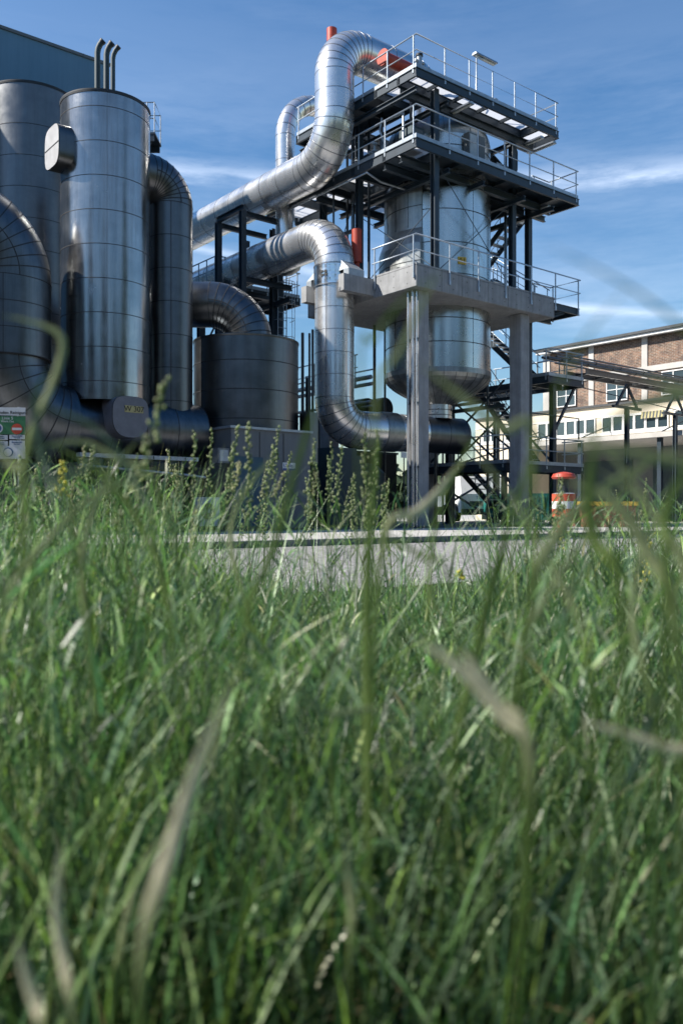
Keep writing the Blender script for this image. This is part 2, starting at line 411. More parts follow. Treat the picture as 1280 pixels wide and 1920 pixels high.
def elbow(parent,name,p0,d0,d1,R,r,mats,gores=10,n=48,lw=0.026,lip=0.008,mid=False):
    mb=MB(); sub=3; pts=arc(p0,d0,d1,R,gores*sub); mb.tube(pts,r,n,0,False)
    for i in range(1,gores):
        p=pts[i*sub]; d=(pts[i*sub+1]-pts[i*sub-1]); band(mb,p,d,r,lw,1,n,lip)
    if mid:
        ax=d0.cross(d1).normalized()
        for s in (-1,1):
            for i in range(len(pts)-1): mb.beam(pts[i]+ax*s*(r+0.002),pts[i+1]+ax*s*(r+0.002),0.022,0.01,1,up=ax)
    return mb.build(name,mats,parent), pts[-1]
UP=Vector((0,0,1)); DN=Vector((0,0,-1))

# ------------------------------------------------------------------ stacks and ducts at left
def stack(name,label,c,r,z0,z1,step,mats,rim=True,top_off=0.4,seam_ang=None):
    t=thing(name,label,'chimney stack',(c[0],c[1],z0))
    mb=MB(); zs=[z0]; z=z1-top_off; ring=[]
    while z>z0+0.2: ring.append(z); z-=step
    ring=ring[::-1]
    prof=[(r,z0)]+[(r,q) for q in ring]+[(r,z1)]
    mb.lathe(c,prof,72,0)
    for q in ring: mb.lathe(c,[(r+0.001,q-0.009),(r+0.006,q-0.007),(r+0.006,q+0.007),(r+0.001,q+0.009)],72,1,False)
    if seam_ang is not None:
        d=Vector((math.cos(seam_ang),math.sin(seam_ang),0)); p=Vector((c[0],c[1],0))+d*(r+0.002)
        mb.beam(p+UP*z0,p+UP*z1,0.006,0.014,1,up=d)
    mb.build('shell',mats,t)
    mb=MB(); mb.lathe(c,[(r+0.012,z1-0.05),(r+0.02,z1+0.0),(r+0.02,z1+0.025),(r-0.1,z1+0.03),(0.0,z1+0.12)],72,0); mb.build('top_cap',M['dark'],t)
    return t
def squircle(mb,c,nrm,depth,w,h,mats_i=(0,0),flat=0.5,n=48,botround=True):
    """capped stub: rounded-square plate standing off along nrm"""
    nrm=Vector(nrm).normalized(); x=UP.cross(nrm).normalized(); vs=[]
    out=[]
    for k in range(n):
        a=2*PI*k/n; ca,sa=math.cos(a),math.sin(a)
        e=0.55 if (sa>0 or not botround) else 0.8
        px_=math.copysign(abs(ca)**e,ca)*w/2; pz=math.copysign(abs(sa)**e,sa)*h/2
        out.append(Vector(c)+x*px_+UP*pz)
    front=[p for p in out]; ed=[Vector(c)+(p-Vector(c))*1.02-nrm*0.02 for p in out]; back=[p-nrm*depth for p in ed]
    mb.add(front,[tuple(range(n))],mats_i[0])
    for A_,B_,m_ in ((ed,front,1),(back,ed,mats_i[1])):
        mb.add(A_+B_,[(k,(k+1)%n,n+(k+1)%n,n+k) for k in range(n)],m_,True)
HU=Vector((0.777,0.63,0))
H0=Vector((-8.11,20.5,0))
SF=H0+HU*2.55; DC=H0+HU*4.43
SF=(SF.x,SF.y,0); DC=(DC.x,DC.y,0)
NU=-UV_; NV=-VV_
front=stack('exhaust_stack','tall shiny ringed steel stack in front, with a bright capped stub near its top',SF,1.125,3.4,11.05,0.85,[M['stack'],M['seam']],seam_ang=math.atan2(-22.1,6.13)+0.03)
mb=MB(); cc=Vector((SF[0],SF[1],9.72))+NU*1.42; squircle(mb,cc,NU,0.75,0.94,1.02,(2,0),botround=False); 
mb.beam(cc+NU*0.004-UP.cross(NU)*0.46,cc+NU*0.004+UP.cross(NU)*0.46,0.012,0.02,1); o=mb.build('capped_stub',[M['stack_dull'],M['seam'],mat('sunlit_cap',(0.45,0.45,0.46),0.5,0.3,0.15,3)],front); o['label']='bright capped stub sticking out to the left'  # pale face has the sunlight put into its colour; side kept dark
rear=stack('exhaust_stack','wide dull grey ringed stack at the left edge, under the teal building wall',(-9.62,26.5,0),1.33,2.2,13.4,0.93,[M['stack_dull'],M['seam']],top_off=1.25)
# duct beside the front stack
t=thing('vent_duct','ribbed upright duct bending into the right side of the front stack','duct',(DC[0],DC[1],2.6))
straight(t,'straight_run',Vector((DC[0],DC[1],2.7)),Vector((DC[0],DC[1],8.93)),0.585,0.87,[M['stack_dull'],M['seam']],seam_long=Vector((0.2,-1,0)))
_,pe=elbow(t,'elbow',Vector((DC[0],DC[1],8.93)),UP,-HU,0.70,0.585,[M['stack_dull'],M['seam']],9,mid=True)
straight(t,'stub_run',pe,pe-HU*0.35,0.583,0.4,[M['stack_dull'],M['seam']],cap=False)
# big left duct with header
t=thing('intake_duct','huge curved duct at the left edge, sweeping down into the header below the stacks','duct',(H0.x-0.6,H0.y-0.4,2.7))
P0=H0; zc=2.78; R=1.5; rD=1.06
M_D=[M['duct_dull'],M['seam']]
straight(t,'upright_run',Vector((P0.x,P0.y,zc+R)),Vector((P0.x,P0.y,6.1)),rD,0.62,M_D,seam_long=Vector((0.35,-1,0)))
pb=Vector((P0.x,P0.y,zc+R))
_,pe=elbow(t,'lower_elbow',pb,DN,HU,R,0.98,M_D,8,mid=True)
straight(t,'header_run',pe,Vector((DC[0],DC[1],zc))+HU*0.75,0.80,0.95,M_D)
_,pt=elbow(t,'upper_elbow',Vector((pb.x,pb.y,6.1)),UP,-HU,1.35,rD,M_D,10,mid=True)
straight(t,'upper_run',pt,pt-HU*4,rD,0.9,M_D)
# W 307 stub
nz=thing('inspection_hatch','rounded grey hatch cover lettered W 307 on the low header duct','hatch cover',(H0.x+HU.x*3.1,H0.y+HU.y*3.1-1.3,2.9))
mb=MB(); cc=Vector((W(246,782,21.15))); squircle(mb,cc,NV,0.95,0.96,1.02); mb.build('cover',[mat('hatch_grey',(0.15,0.155,0.18),0.5,0.3,0.12,6),M['seam']],nz)
fm=face_matrix(cc+NV*0.004+UP*0.2+UP.cross(NV)*0.08,NV)
mb=MB(); x=UP.cross(NV); c2=cc+NV*0.006+UP*0.2+x*0.08
mb.hexa([c2-x*0.25-UP*0.085-NV*0.004,c2+x*0.25-UP*0.085-NV*0.004,c2+x*0.25-UP*0.085+NV*0.002,c2-x*0.25-UP*0.085+NV*0.002,c2-x*0.25+UP*0.085-NV*0.004,c2+x*0.25+UP*0.085-NV*0.004,c2+x*0.25+UP*0.085+NV*0.002,c2-x*0.25+UP*0.085+NV*0.002])
pl=mb.build('name_plate',M['yellowdull'],nz)
text('W 307',0.19,face_matrix(c2+NV*0.006,NV),M['black'],pl)

# drum tank with its elbow duct
DR=(-2.8,25.0,0)
t=thing('drum_tank','squat wide ringed steel tank on the grey plinth building','tank',(DR[0],DR[1],2.93))
mb=MB(); r=1.53
mb.lathe(DR,[(r,2.93),(r,3.5),(r,4.3),(r,5.0),(r,5.54)],72,0)
for q in (3.2,4.02,4.83): mb.lathe(DR,[(r+0.001,q-0.012),(r+0.008,q-0.01),(r+0.008,q+0.01),(r+0.001,q+0.012)],72,1,False)
mb.build('shell',[M['stack_dull'],M['seam']],t)
mb=MB(); mb.lathe(DR,[(r+0.01,5.50),(r+0.02,5.54),(r+0.02,5.56),(0.0,5.62)],72,0); mb.build('lid',M['duct_dull'],t)
t=thing('bend_duct','grey segmented bend duct rising from the squat tank toward the stacks','duct',(-2.75,24.9,5.55))
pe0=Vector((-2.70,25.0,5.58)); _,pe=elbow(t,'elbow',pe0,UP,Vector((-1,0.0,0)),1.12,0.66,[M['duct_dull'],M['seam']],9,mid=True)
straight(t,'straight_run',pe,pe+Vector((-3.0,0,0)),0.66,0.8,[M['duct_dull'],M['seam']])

# plinth building under the drum
t=thing('plinth_building','low grey panelled plant building carrying the squat tank','building',T(-6.1,0.8,0.12))
mb=MB(); mb.tbox(-6.1,-3.45,0.8,9,0.14,2.86); mb.build('wall',M['greypanel'],t)
mb=MB(); mb.tbox(-6.16,-3.39,0.74,9.05,2.86,2.925); mb.build('roof_edge',M['galv'],t)
mb=MB()
for u in (-5.2,-4.4): mb.tbox(u,u+0.02,0.79,0.8,0.2,2.8)
mb.build('panel_joint',M['seam'],t)
mb=MB(); mb.tbox(-6.05,-5.1,0.76,0.797,0.2,2.1); mb.build('door',M['bluepanel'],t)
mb=MB(); mb.tbox(-3.39,-3.1,0.9,1.4,2.0,3.5); mb.build('side_box',M['duct_dull'],t)
t=thing('machine_plinth','long dark teal machine enclosure below the header duct','enclosure',T(-15,1.3,0.12))
mb=MB(); mb.tbox(-18,-6.2,3.3,9,0.14,1.72); mb.build('wall',M['darkteal'],t)
mb=MB()
for u in (-14.5,-12.4,-10.3,-8.2,-6.9): mb.tbox(u,u+0.25,1.4,3.3,0.14,1.8)
mb.build('header_support',M['dark'],t)
mb=MB(); mb.tbox(-18,-6.2,1.2,3.3,0.13,0.45); mb.build('base_slab',M['darkteal'],t)
t=thing('cable_tray','pale flat cable tray running below the header duct','cable tray',T(-9,0.9,1.9))
mb=MB(); mb.tbox(-10.2,-7.0,0.95,1.2,1.93,2.03)
for u in (-9.1,-8.3,-7.4): mb.tbox(u,u+0.02,0.943,0.95,1.94,2.02,1)
mb.build('tray',[M['galv'],M['seam']],t)
mb=MB()
for u in (-9.7,-7.5): mb=MB(); mb.tbox(u,u+0.06,1.0,1.06,0.45,1.93); mb.tbox(u,u+0.06,1.06,1.9,1.8,1.86); mb.build('bracket',M['steel'],t)
mb=MB(); mb.tube([T(-10.3,0.75,1.72),T(-7.6,0.6,1.55),T(-7.0,0.6,1.5)],0.03,8); tag(mb.build('service_pipe',M['galv']),'thin pale pipe sagging below the flat cable tray','pipe')
t=thing('grey_box','small pale grey junction box on the dark wall beside the plinth building','box',T(-6.9,0.9,1.6))
mb=MB(); mb.tbox(-6.55,-6.2,0.72,1.0,1.9,2.3); mb.build('housing',M['greypanel'],t)
mb=MB(); mb.tbox(-6.50,-6.25,0.708,0.718,1.95,2.25); mb.build('lid',M['galv'],t)
# air conditioner
t=thing('air_conditioner','pale outdoor air conditioning unit standing low in front of the plinth','air conditioner',T(-7.0,0.3,0.2))
mb=MB(); mb.tbox(-7.35,-6.75,0.3,0.6,0.24,0.98); mb.build('casing',M['signgrey'],t)
fc=T(-7.1,0.295,0.62); n_=NV
mb=MB(); x=UP.cross(n_)
mb.tube([fc+n_*0.0,fc+n_*0.012],0.21,32,0); mb.build('fan_grille',M['dark'],t)
mb=MB(); mb.tube([fc+n_*0.014,fc+n_*0.03],0.05,16,0)
for a in range(4):
    dv=x*math.cos(a*PI/4)+UP*math.sin(a*PI/4); mb.beam(fc+n_*0.02-dv*0.2,fc+n_*0.02+dv*0.2,0.006,0.006)
mb.build('fan_hub',M['signgrey'],t)
mb=MB()
for u in (-7.3,-6.85): mb.tbox(u,u+0.06,0.28,0.62,0.128,0.24)
mb.build('foot',M['dark'],t)
# name sign on plinth
t=thing('wall_sign','small white and blue name sign on the grey plinth wall','sign',T(-4.2,0.79,1.85))
mb=MB(); mb.tbox(-4.42,-3.98,0.78,0.797,1.77,1.99); mb.build('plate',M['white'],t)
mb=MB(); mb.tbox(-4.42,-3.98,0.774,0.779,1.77,1.83); mb.build('stripe',M['signblue'],t)
text('Uhde',0.15,face_matrix(T(-4.24,0.776,1.905),NV),M['signblue'],t)
# notice board far left
t=thing('notice_board','green and white site notice board with round safety symbols at far left','notice board',W(10,1000,14.5))
bx=W(-2,815,14.5); nb=Vector((0.12,-1,0)).normalized(); x=UP.cross(nb)
def plate(parent,name,c,w,h,m,d=0.02,nrm=nb):
    x=UP.cross(nrm); c=Vector(c); mb=MB()
    mb.hexa([c-x*w/2-UP*h/2,c+x*w/2-UP*h/2,c+x*w/2-UP*h/2-nrm*d,c-x*w/2-UP*h/2-nrm*d,c-x*w/2+UP*h/2,c+x*w/2+UP*h/2,c+x*w/2+UP*h/2-nrm*d,c-x*w/2+UP*h/2-nrm*d]); return mb.build(name,m,parent)
px=14.5/FPX
def bp_(ax,ay,off=0.0): 
    p=W(ax,ay,14.5); p.y=14.5+(p.x-bx.x)*0.12; return p+nb*off
hd=plate(t,'header_panel',bp_(10,771),72*px,15*px,M['signgrey'])
text('Linden Reinigung',0.075,face_matrix(bp_(22,773.5,0.003),nb),M['black'],hd)
gp=plate(t,'green_panel',bp_(10,797),72*px,34*px,M['signgreen'])
text('Linie 5',0.07,face_matrix(bp_(14,784,0.003),nb),M['signgrey'],gp)
text('Werk Ost',0.05,face_matrix(bp_(14,790,0.003),nb),M['signgrey'],gp)
for k,(ax,ay,w,h) in enumerate(((3,820,22,9),(31,819,28,8),(3,832,22,10),(31,831,28,11))):
    q=plate(t,'text_panel',bp_(ax,ay),w*px,h*px,M['signgrey'])
    text('Betriebsstoffe\nVorsicht' if k%2 else 'Zutritt\nverboten',0.03,face_matrix(bp_(ax,ay,0.003),nb),M['signblue'],q)
def disc(parent,name,ax,ay,r,m,off):
    mb=MB(); p=bp_(ax,ay,off); mb.tube([p-nb*0.004,p+nb*0.004],r,32); return mb.build(name,m,parent)
d1=disc(t,'no_entry_disc',31,804,10*px,M['red'],0.006)
q=plate(d1,'white_bar',bp_(31,804,0.014),17*px,4.5*px,M['signgrey'],0.003)
disc(t,'round_symbol_disc',-3,803,9*px,M['signgrey'],0.006); disc(t,'round_symbol_core',-3,803,6.5*px,M['signblue'],0.014)
disc(t,'round_symbol_disc',-8,846,9*px,M['signblue'],0.006); disc(t,'round_symbol_disc',15,848,9*px,M['signblue'],0.006); disc(t,'round_symbol_core',15,848,7*px,M['signgrey'],0.014)
plate(t,'lower_panel',bp_(10,848),72*px,24*px,M['signgrey'])
mb=MB()
for ax in (-18,34): p=bp_(ax,800,-0.05); mb.tube([Vector((p.x,p.y,0.0)),Vector((p.x,p.y,2.4))],0.03,10)
mb.build('post',M['galv'],t)

# teal building
t=thing('teal_building','tall flat walled teal metal building behind the stacks','building',(-8.2,30,0.12))
def bb(u,v): return Vector((-8.2,30,0))+UV_*u+VV_*v
mb=MB(); zt=16.35
def bbox(mb,u0,u1,v0,v1,z0,z1,m=0): mb.hexa([bb(u0,v0)+UP*z0,bb(u1,v0)+UP*z0,bb(u1,v1)+UP*z0,bb(u0,v1)+UP*z0,bb(u0,v0)+UP*z1,bb(u1,v0)+UP*z1,bb(u1,v1)+UP*z1,bb(u0,v1)+UP*z1],m)
bbox(mb,-16,0,0,14,0.13,zt); mb.build('wall',M['bluewall'],t)
mb=MB(); bbox(mb,-16.05,0.04,-0.05,14.05,zt,zt+0.10); mb.build('roof_trim',M['greypanel'],t)
mb=MB(); bbox(mb,-7,-0.15,4.7,13.8,zt+0.12,18.6); mb.build('roof_shade_block',M['bluewall'],t)  # unseen block added on the roof to throw shade on the thick pipes
# goose neck vents
def gooseneck(label,px_,pytop,D,r):
    p=W(px_,960,D); zt_=CAMH+(960-pytop)/FPX*D
    t=thing('vent_pipe',label,'vent pipe',(p.x,p.y,0.13),group=None)
    a=Vector((p.x,p.y,0.13)); b=Vector((p.x,p.y,zt_-0.42)); d=Vector((0.8,-0.3,0.0)).normalized()
    pts=[a,b,b+UP*0.14+d*0.03,b+UP*0.27+d*0.11,b+UP*0.36+d*0.22]
    mb=MB(); mb.tube(pts,r,16); mb.build('pipe',M['darkteal'],t)
    e=pts[-1]; dd=(pts[-1]-pts[-2]).normalized(); mb=MB(); mb.tube([e-dd*0.06,e+dd*0.03],r*1.12,16); mb.build('mouth',M['dark'],t)
gooseneck('leftmost of the three gooseneck vents above the front stack',183,76,28.6,0.098)
gooseneck('middle of the three gooseneck vents above the front stack',200,80,28.4,0.098)
gooseneck('rightmost and thinnest of the three gooseneck vents above the front stack',212,87,28.2,0.078)

# ------------------------------------------------------------------ railings and stairs
def railing(parent, pts, h=1.0, step=1.2, mid=True, toe=True, r=0.026, side=0.0, ends=True, drop=0.16):
    """handrail, knee rail and toe board in one part, each post a sub-part"""
    mb=MB(); P=[Vector(p) for p in pts]
    mb.tube([p+UP*h for p in P],r,8)
    if mid: mb.tube([p+UP*h*0.52 for p in P],r*0.75,8)
    rl=mb.build('railing',M['rail'],parent)
    if toe:
        mb=MB()
        for a,b in zip(P[:-1],P[1:]): mb.beam(a+UP*0.055,b+UP*0.055,0.008,0.13)
        mb.build('toe_board',M['galv'],rl)
    done=[]; first=None
    for a,b in zip(P[:-1],P[1:]):
        Ln=(b-a).length; d=(b-a)/Ln; ins=0.12 if Ln>0.6 else 0
        k=max(1,round((Ln-2*ins)/step)); 
        for i in range(k+1):
            q=a+d*(ins+(Ln-2*ins)*i/k)
            if any((q-w_).length<0.2 for w_ in done): continue
            done.append(q)
            if first is None:
                mb=MB(); mb.tube([q-UP*drop,q+UP*(h-0.01)],r*0.95,8); mb.beam(q-UP*drop,q-UP*(drop-0.14),0.06,0.05)
                fo=mb.build('post',M['rail'],rl); first=(fo, q)
            else: copy_part(fo, rl, q-first[1])
    return rl
def deck(parent,u0,u1,v0,v1,z,beam_h=0.22,gu=True,cross=1.1,edge=True,solid=False,name='deck'):
    mb=MB(); mb.tbox(u0+0.02,u1-0.02,v0+0.02,v1-0.02,z-0.035,z-0.004) ; mb2=MB()
    g=None
    mb=MB(); mb.add([T(u0+.01,v0+.01,z),T(u1-.01,v0+.01,z),T(u1-.01,v1-.01,z),T(u0+.01,v1-.01,z)],[(0,1,2,3)])
    if solid:
        mb.add([T(u0+.01,v0+.01,z-.01),T(u1-.01,v0+.01,z-.01),T(u1-.01,v1-.01,z-.01),T(u0+.01,v1-.01,z-.01)],[(3,2,1,0)])
    g=mb.build(name,M['steel'] if solid else M['grating'],parent)
    mb=MB(); zz=z-0.02-beam_h/2
    if edge:
        mb.ibeam(T(u0-0.03,v0,zz),T(u1+0.03,v0,zz),0.08,beam_h,0.018); mb.ibeam(T(u0-0.03,v1,zz),T(u1+0.03,v1,zz),0.08,beam_h,0.018)
        mb.ibeam(T(u0,v0+0.05,zz),T(u0,v1-0.05,zz),0.08,beam_h,0.018); mb.ibeam(T(u1,v0+0.05,zz),T(u1,v1-0.05,zz),0.08,beam_h,0.018)
    long_u=(u1-u0)>(v1-v0); Ln=max(u1-u0,v1-v0); k=max(1,int(Ln/cross))
    for i in range(1,k):
        q=i/k
        if long_u: u=u0+(u1-u0)*q; mb.beam(T(u,v0+0.06,z-0.09),T(u,v1-0.06,z-0.09),0.05,0.12)
        else: v=v0+(v1-v0)*q; mb.beam(T(u0+0.06,v,z-0.09),T(u1-0.06,v,z-0.09),0.05,0.12)
    mb.build('floor_beam',M['steel'],g)
    return g
def stair(parent,a,b,w=0.75,side=UV_,rails=True):
    a=Vector(a); b=Vector(b); mb=MB()
    for s in (-0.5,0.5): mb.beam(a+side*w*s,b+side*w*s,0.03,0.22)
    st=mb.build('stair_flight',M['steel'],parent)
    n=max(3,int(abs(a.z-b.z)/0.2)); mb=MB(); hd=Vector((b.x-a.x,b.y-a.y,0)).normalized()
    for i in range(1,n):
        p=a+(b-a)*i/n+UP*0.04
        q=[]
        for z in (-0.02,0.012):
            q+=[p-side*(w/2-.02)-hd*.12+UP*z,p+side*(w/2-.02)-hd*.12+UP*z,p+side*(w/2-.02)+hd*.12+UP*z,p-side*(w/2-.02)+hd*.12+UP*z]
        mb.hexa(q)
    mb.build('treads',M['galv'],st)
    if rails:
        mb=MB()
        for s in (-0.5,0.5):
            o=side*w*s
            mb.tube([a+o+UP*0.95,b+o+UP*0.95],0.02,8); mb.tube([a+o+UP*0.5,b+o+UP*0.5],0.014,6)
            for q in (0.04,0.35,0.66,0.96): p=a+(b-a)*q+o; mb.tube([p,p+UP*0.95],0.018,6)
        mb.build('handrail',M['rail'],st)
    return st

# ------------------------------------------------------------------ process tower
tw=thing('process_tower','open steel and concrete process tower with three railed platforms','tower',T(3.4,2.7,0.12))
ZC0,ZC1=7.52,8.19; ZM=12.1; ZTp=14.25
# concrete deck slab and arms
mb=MB(); mb.tbox(0,6.83,0,5.55,ZC0,ZC1)
slab=mb.build('concrete_deck',M['concrete'],tw)
bv=slab.modifiers.new('b','BEVEL'); bv.width=0.02; bv.segments=1
mb=MB()
for u in (1.1,2.05,3.3,4.3,5.6): mb.tbox(u,u+0.012,-0.002,0.0,ZC0+0.01,ZC1-0.01)
mb.build('shutter_joint',M['seam'],slab)
mb=MB()
for u in np.arange(0.4,6.8,0.62):
    for z in (7.68,8.02): mb.tube([T(u,-0.003,z),T(u,0.004,z)],0.018,8)
for v in np.arange(0.4,1.9,0.62):
    for z in (7.68,8.02): mb.tube([T(-0.003,v,z),T(0.004,v,z)],0.018,8)
mb.build('tie_holes',M['seam'],slab)
for v0,v1 in ((1.95,2.22),(3.92,4.2)):
    mb=MB(); mb.tbox(-1.27,-0.002,v0,v1,ZC0+0.08,ZC1-0.06); a=mb.build('concrete_arm',M['concrete'],tw)
for u0,v0 in ((0.335,0.25),(5.28,0.25),(0.335,4.75),(5.28,4.75)):
    mb=MB(); w=0.47; mb.tbox(u0,u0+w,v0,v0+w+0.05,0.13,ZC0-0.002)
    c=mb.build('concrete_column',M['concrete'],tw); b_=c.modifiers.new('b','BEVEL'); b_.width=0.025; b_.segments=1
mb=MB(); mb.tube([T(0.26,0.42,0.13),T(0.26,0.42,7.5)],0.055,12); mb.tube([T(0.25,0.62,0.13),T(0.25,0.62,7.5)],0.045,12); mb.tube([T(0.27,0.27,0.13),T(0.27,0.27,7.5)],0.03,10)
mb.build('downpipe',M['shiny'],tw)
mb=MB(); 
for z in (2,4,6): mb.beam(T(0.3,0.2,z),T(0.3,0.72,z),0.03,0.05)
mb.build('pipe_clip',M['steel'],tw)
# steel columns
cols=[(1.1,0.3,ZC1,ZTp-0.25),(5.6,0.9,ZC1,ZTp-0.25),(6.95,1.26,0.13,ZTp-1.3),(0.6,3.4,ZC1,ZTp-0.25),(0.6,5.4,ZC1,ZTp-0.25),(5.6,5.3,ZC1,ZM-0.1),(6.95,5.3,0.13,ZM-0.1),(0.5,8.0,0.13,ZM-0.2)]
for u,v,z0,z1 in cols:
    mb=MB(); mb.ibeam(T(u,v,z0),T(u,v,z1),0.2,0.2,0.022); mb.beam(T(u,v,z0),T(u,v,z0+0.025),0.34,0.34); mb.build('steel_column',M['steel'],tw)
# middle platform
m1=deck(tw,0,1.15,0,1.45,ZM,0.30); deck(tw,1.2,6.9,0,1.45,ZM,0.30,solid=True); m2=deck(tw,0,1.55,1.5,3.0,ZM,0.30,solid=True); deck(tw,0,1.55,3.05,4.0,ZM,0.30); deck(tw,0,1.55,4.05,4.6,ZM,0.30,solid=True); deck(tw,0,1.55,4.65,6.2,ZM,0.30); deck(tw,0,1.55,6.25,8.1,ZM,0.30); deck(tw,6.95,8.22,0,1.3,ZM,0.24,solid=True); deck(tw,1.6,6.9,4.55,5.6,ZM,0.28)  # front panels solid and dark, standing in for the top deck's shade
dk=deck(tw,1.6,1.9,1.5,4.5,ZM,0.28); deck(tw,5.2,6.9,1.5,4.5,ZM,0.28,solid=True)
# heavy beams beneath
mb=MB()
for v in (0.75,1.5,5.1): mb.ibeam(T(0.05,v,ZM-0.42),T(7.0,v,ZM-0.42),0.16,0.26,0.02)
for u in (1.55,3.2,5.3,6.9): mb.ibeam(T(u,0.1,ZM-0.62),T(u,5.6,ZM-0.62),0.14,0.16,0.02)
mb.ibeam(T(6.9,1.26,ZM-0.5),T(7.9,1.26,ZM-0.5),0.12,0.2,0.02)
mb.build('main_beam',M['steel'],tw)
railing(tw,[T(0,8.05,ZM),T(0,0,ZM),T(8.22,0,ZM),T(8.22,1.3,ZM),T(7.2,1.3,ZM)],1.0,1.3)
railing(tw,[T(1.55,8.05,ZM),T(0,8.05,ZM)],1.0,1.3)
# top platform
deck(tw,0,5.9,0,0.78,ZTp,0.28,cross=1.15); deck(tw,0,1.5,0.83,1.85,ZTp,0.28); deck(tw,0,1.5,1.9,4.2,ZTp,0.28,solid=True); deck(tw,0,1.5,4.25,4.95,ZTp,0.28); deck(tw,0,1.5,5.0,6.2,ZTp,0.28,solid=True); deck(tw,5.95,7.02,0,1.44,ZTp,0.26)
deck(tw,1.55,3.0,4.4,6.0,ZTp,0.26)
mb=MB()
for v in (0.78,4.4): mb.ibeam(T(0.05,v,ZTp-0.44),T(6.6,v,ZTp-0.44),0.16,0.28,0.02)
for u in (0.1,1.5,): mb.ibeam(T(u,0.1,ZTp-0.62),T(u,6.1,ZTp-0.62),0.14,0.16,0.02)
mb.ibeam(T(5.5,0.9,ZTp-0.6),T(5.5,4.4,ZTp-0.6),0.12,0.16,0.02)
mb.build('main_beam',M['steel'],tw)
railing(tw,[T(0,6.2,ZTp),T(0,0,ZTp),T(7.02,0,ZTp),T(7.02,1.44,ZTp),T(6.1,1.44,ZTp)],1.0,1.2)
# concrete level rails and steel extension
railing(tw,[T(-0.04,2.0,ZC1-0.08),T(-0.04,-0.04,ZC1-0.08),T(8.3,-0.04,ZC1-0.08),T(8.3,1.3,ZC1-0.08),T(7.2,1.3,ZC1-0.08)],1.0,1.25,toe=False,drop=0.32)
e=deck(tw,6.88,8.28,0.02,1.3,ZC1-0.1,0.24,solid=True)
mb=MB(); mb.ibeam(T(6.84,0.9,ZC1-0.5),T(7.8,0.9,ZC1-0.5),0.12,0.22,0.02); mb.beam(T(6.84,0.15,ZC0+0.05),T(7.6,0.15,ZC1-0.36),0.06,0.06); mb.build('bracket',M['steel'],tw)
mb=MB(); mb.tbox(0.0,6.83,0,0.12,ZC1+0.002,ZC1+0.06); mb.tbox(0.0,0.12,0.121,2.0,ZC1+0.002,ZC1+0.06); mb.build('deck_edge_upstand',M['concrete'],tw)
# slender cross braces
mb=MB()
mb.tube([T(1.2,0.25,ZM-0.5),T(5.5,0.7,ZC1+0.1)],0.014,6); mb.tube([T(1.2,0.2,ZC1+0.1),T(5.5,0.75,ZM-0.5)],0.014,6)
mb.tube([T(0.55,3.4,ZM-0.5),T(0.55,5.4,ZC1+0.1)],0.014,6); mb.tube([T(0.5,3.4,ZC1+0.1),T(0.5,5.4,ZM-0.5)],0.014,6)
mb.beam(T(0.6,3.4,10.3),T(0.6,5.4,10.3),0.08,0.12); mb.tube([T(1.3,0.3,ZC1+0.1),T(0.7,3.3,10.6)],0.014,6); mb.tube([T(1.3,0.3,10.6),T(0.7,3.3,ZC1+0.1)],0.014,6)
mb.build('cross_brace',M['steel'],tw)
# stairs and lower landings
stair(tw,T(7.3,1.7,ZM-0.1),T(7.3,4.2,10.05)); stair(tw,T(8.15,4.2,10.0),T(8.15,1.5,ZC1-0.05))
deck(tw,6.95,8.6,4.25,5.1,10.05,0.18,solid=True); railing(tw,[T(8.6,4.25,10.05),T(8.6,5.1,10.05),T(6.95,5.1,10.05)],1.0,1.2)
stair(tw,T(8.2,4.6,8.0),T(8.2,2.0,5.7)); stair(tw,T(8.2,4.6,5.65),T(8.2,2.0,2.4)); stair(tw,T(7.2,4.6,2.3),T(7.2,2.2,0.2))
deck(tw,6.9,8.7,4.65,5.5,8.0,0.18,solid=True)
deck(tw,7.73,9.9,0.94,1.95,5.7,0.26,solid=True); deck(tw,8.75,9.8,2.0,5.4,5.7,0.26); deck(tw,5.0,8.7,4.65,5.5,5.7,0.26,solid=True)
railing(tw,[T(5.0,4.65,5.7),T(7.7,4.65,5.7)],1.0,1.0); railing(tw,[T(7.73,1.9,5.7),T(7.73,0.94,5.7),T(9.9,0.94,5.7),T(9.9,1.95,5.7),T(9.8,5.4,5.7)],1.0,1.0)
deck(tw,5.3,9.9,0.94,1.95,2.35,0.26,solid=True); deck(tw,5.3,6.7,2.0,5.5,2.35,0.26,solid=True)
railing(tw,[T(5.3,5.5,2.35),T(5.3,0.94,2.35),T(9.9,0.94,2.35),T(9.9,1.95,2.35)],1.0,1.0)
mb=MB()
mb.ibeam(T(8.25,1.15,0.13),T(8.25,1.15,5.42),0.2,0.2,0.02); mb.build('steel_column',M['steel'],tw)
mb=MB(); mb.ibeam(T(9.75,5.2,0.13),T(9.75,5.2,5.42),0.2,0.2,0.02); mb.build('steel_column',M['steel'],tw)
mb=MB(); mb.ibeam(T(5.4,1.1,0.13),T(5.4,1.1,2.08),0.16,0.16,0.02); mb.build('steel_column',M['steel'],tw)
mb=MB(); mb.ibeam(T(5.4,5.3,0.13),T(5.4,5.3,5.42),0.2,0.2,0.02); mb.build('steel_column',M['steel'],tw)
mb=MB(); mb.beam(T(8.3,1.15,3.6),T(9.6,1.15,5.4),0.08,0.1); mb.beam(T(8.2,1.2,3.5),T(5.5,5.2,2.1),0.05,0.05); mb.beam(T(5.3,5.2,5.2),T(9.7,5.2,2.4),0.05,0.05)
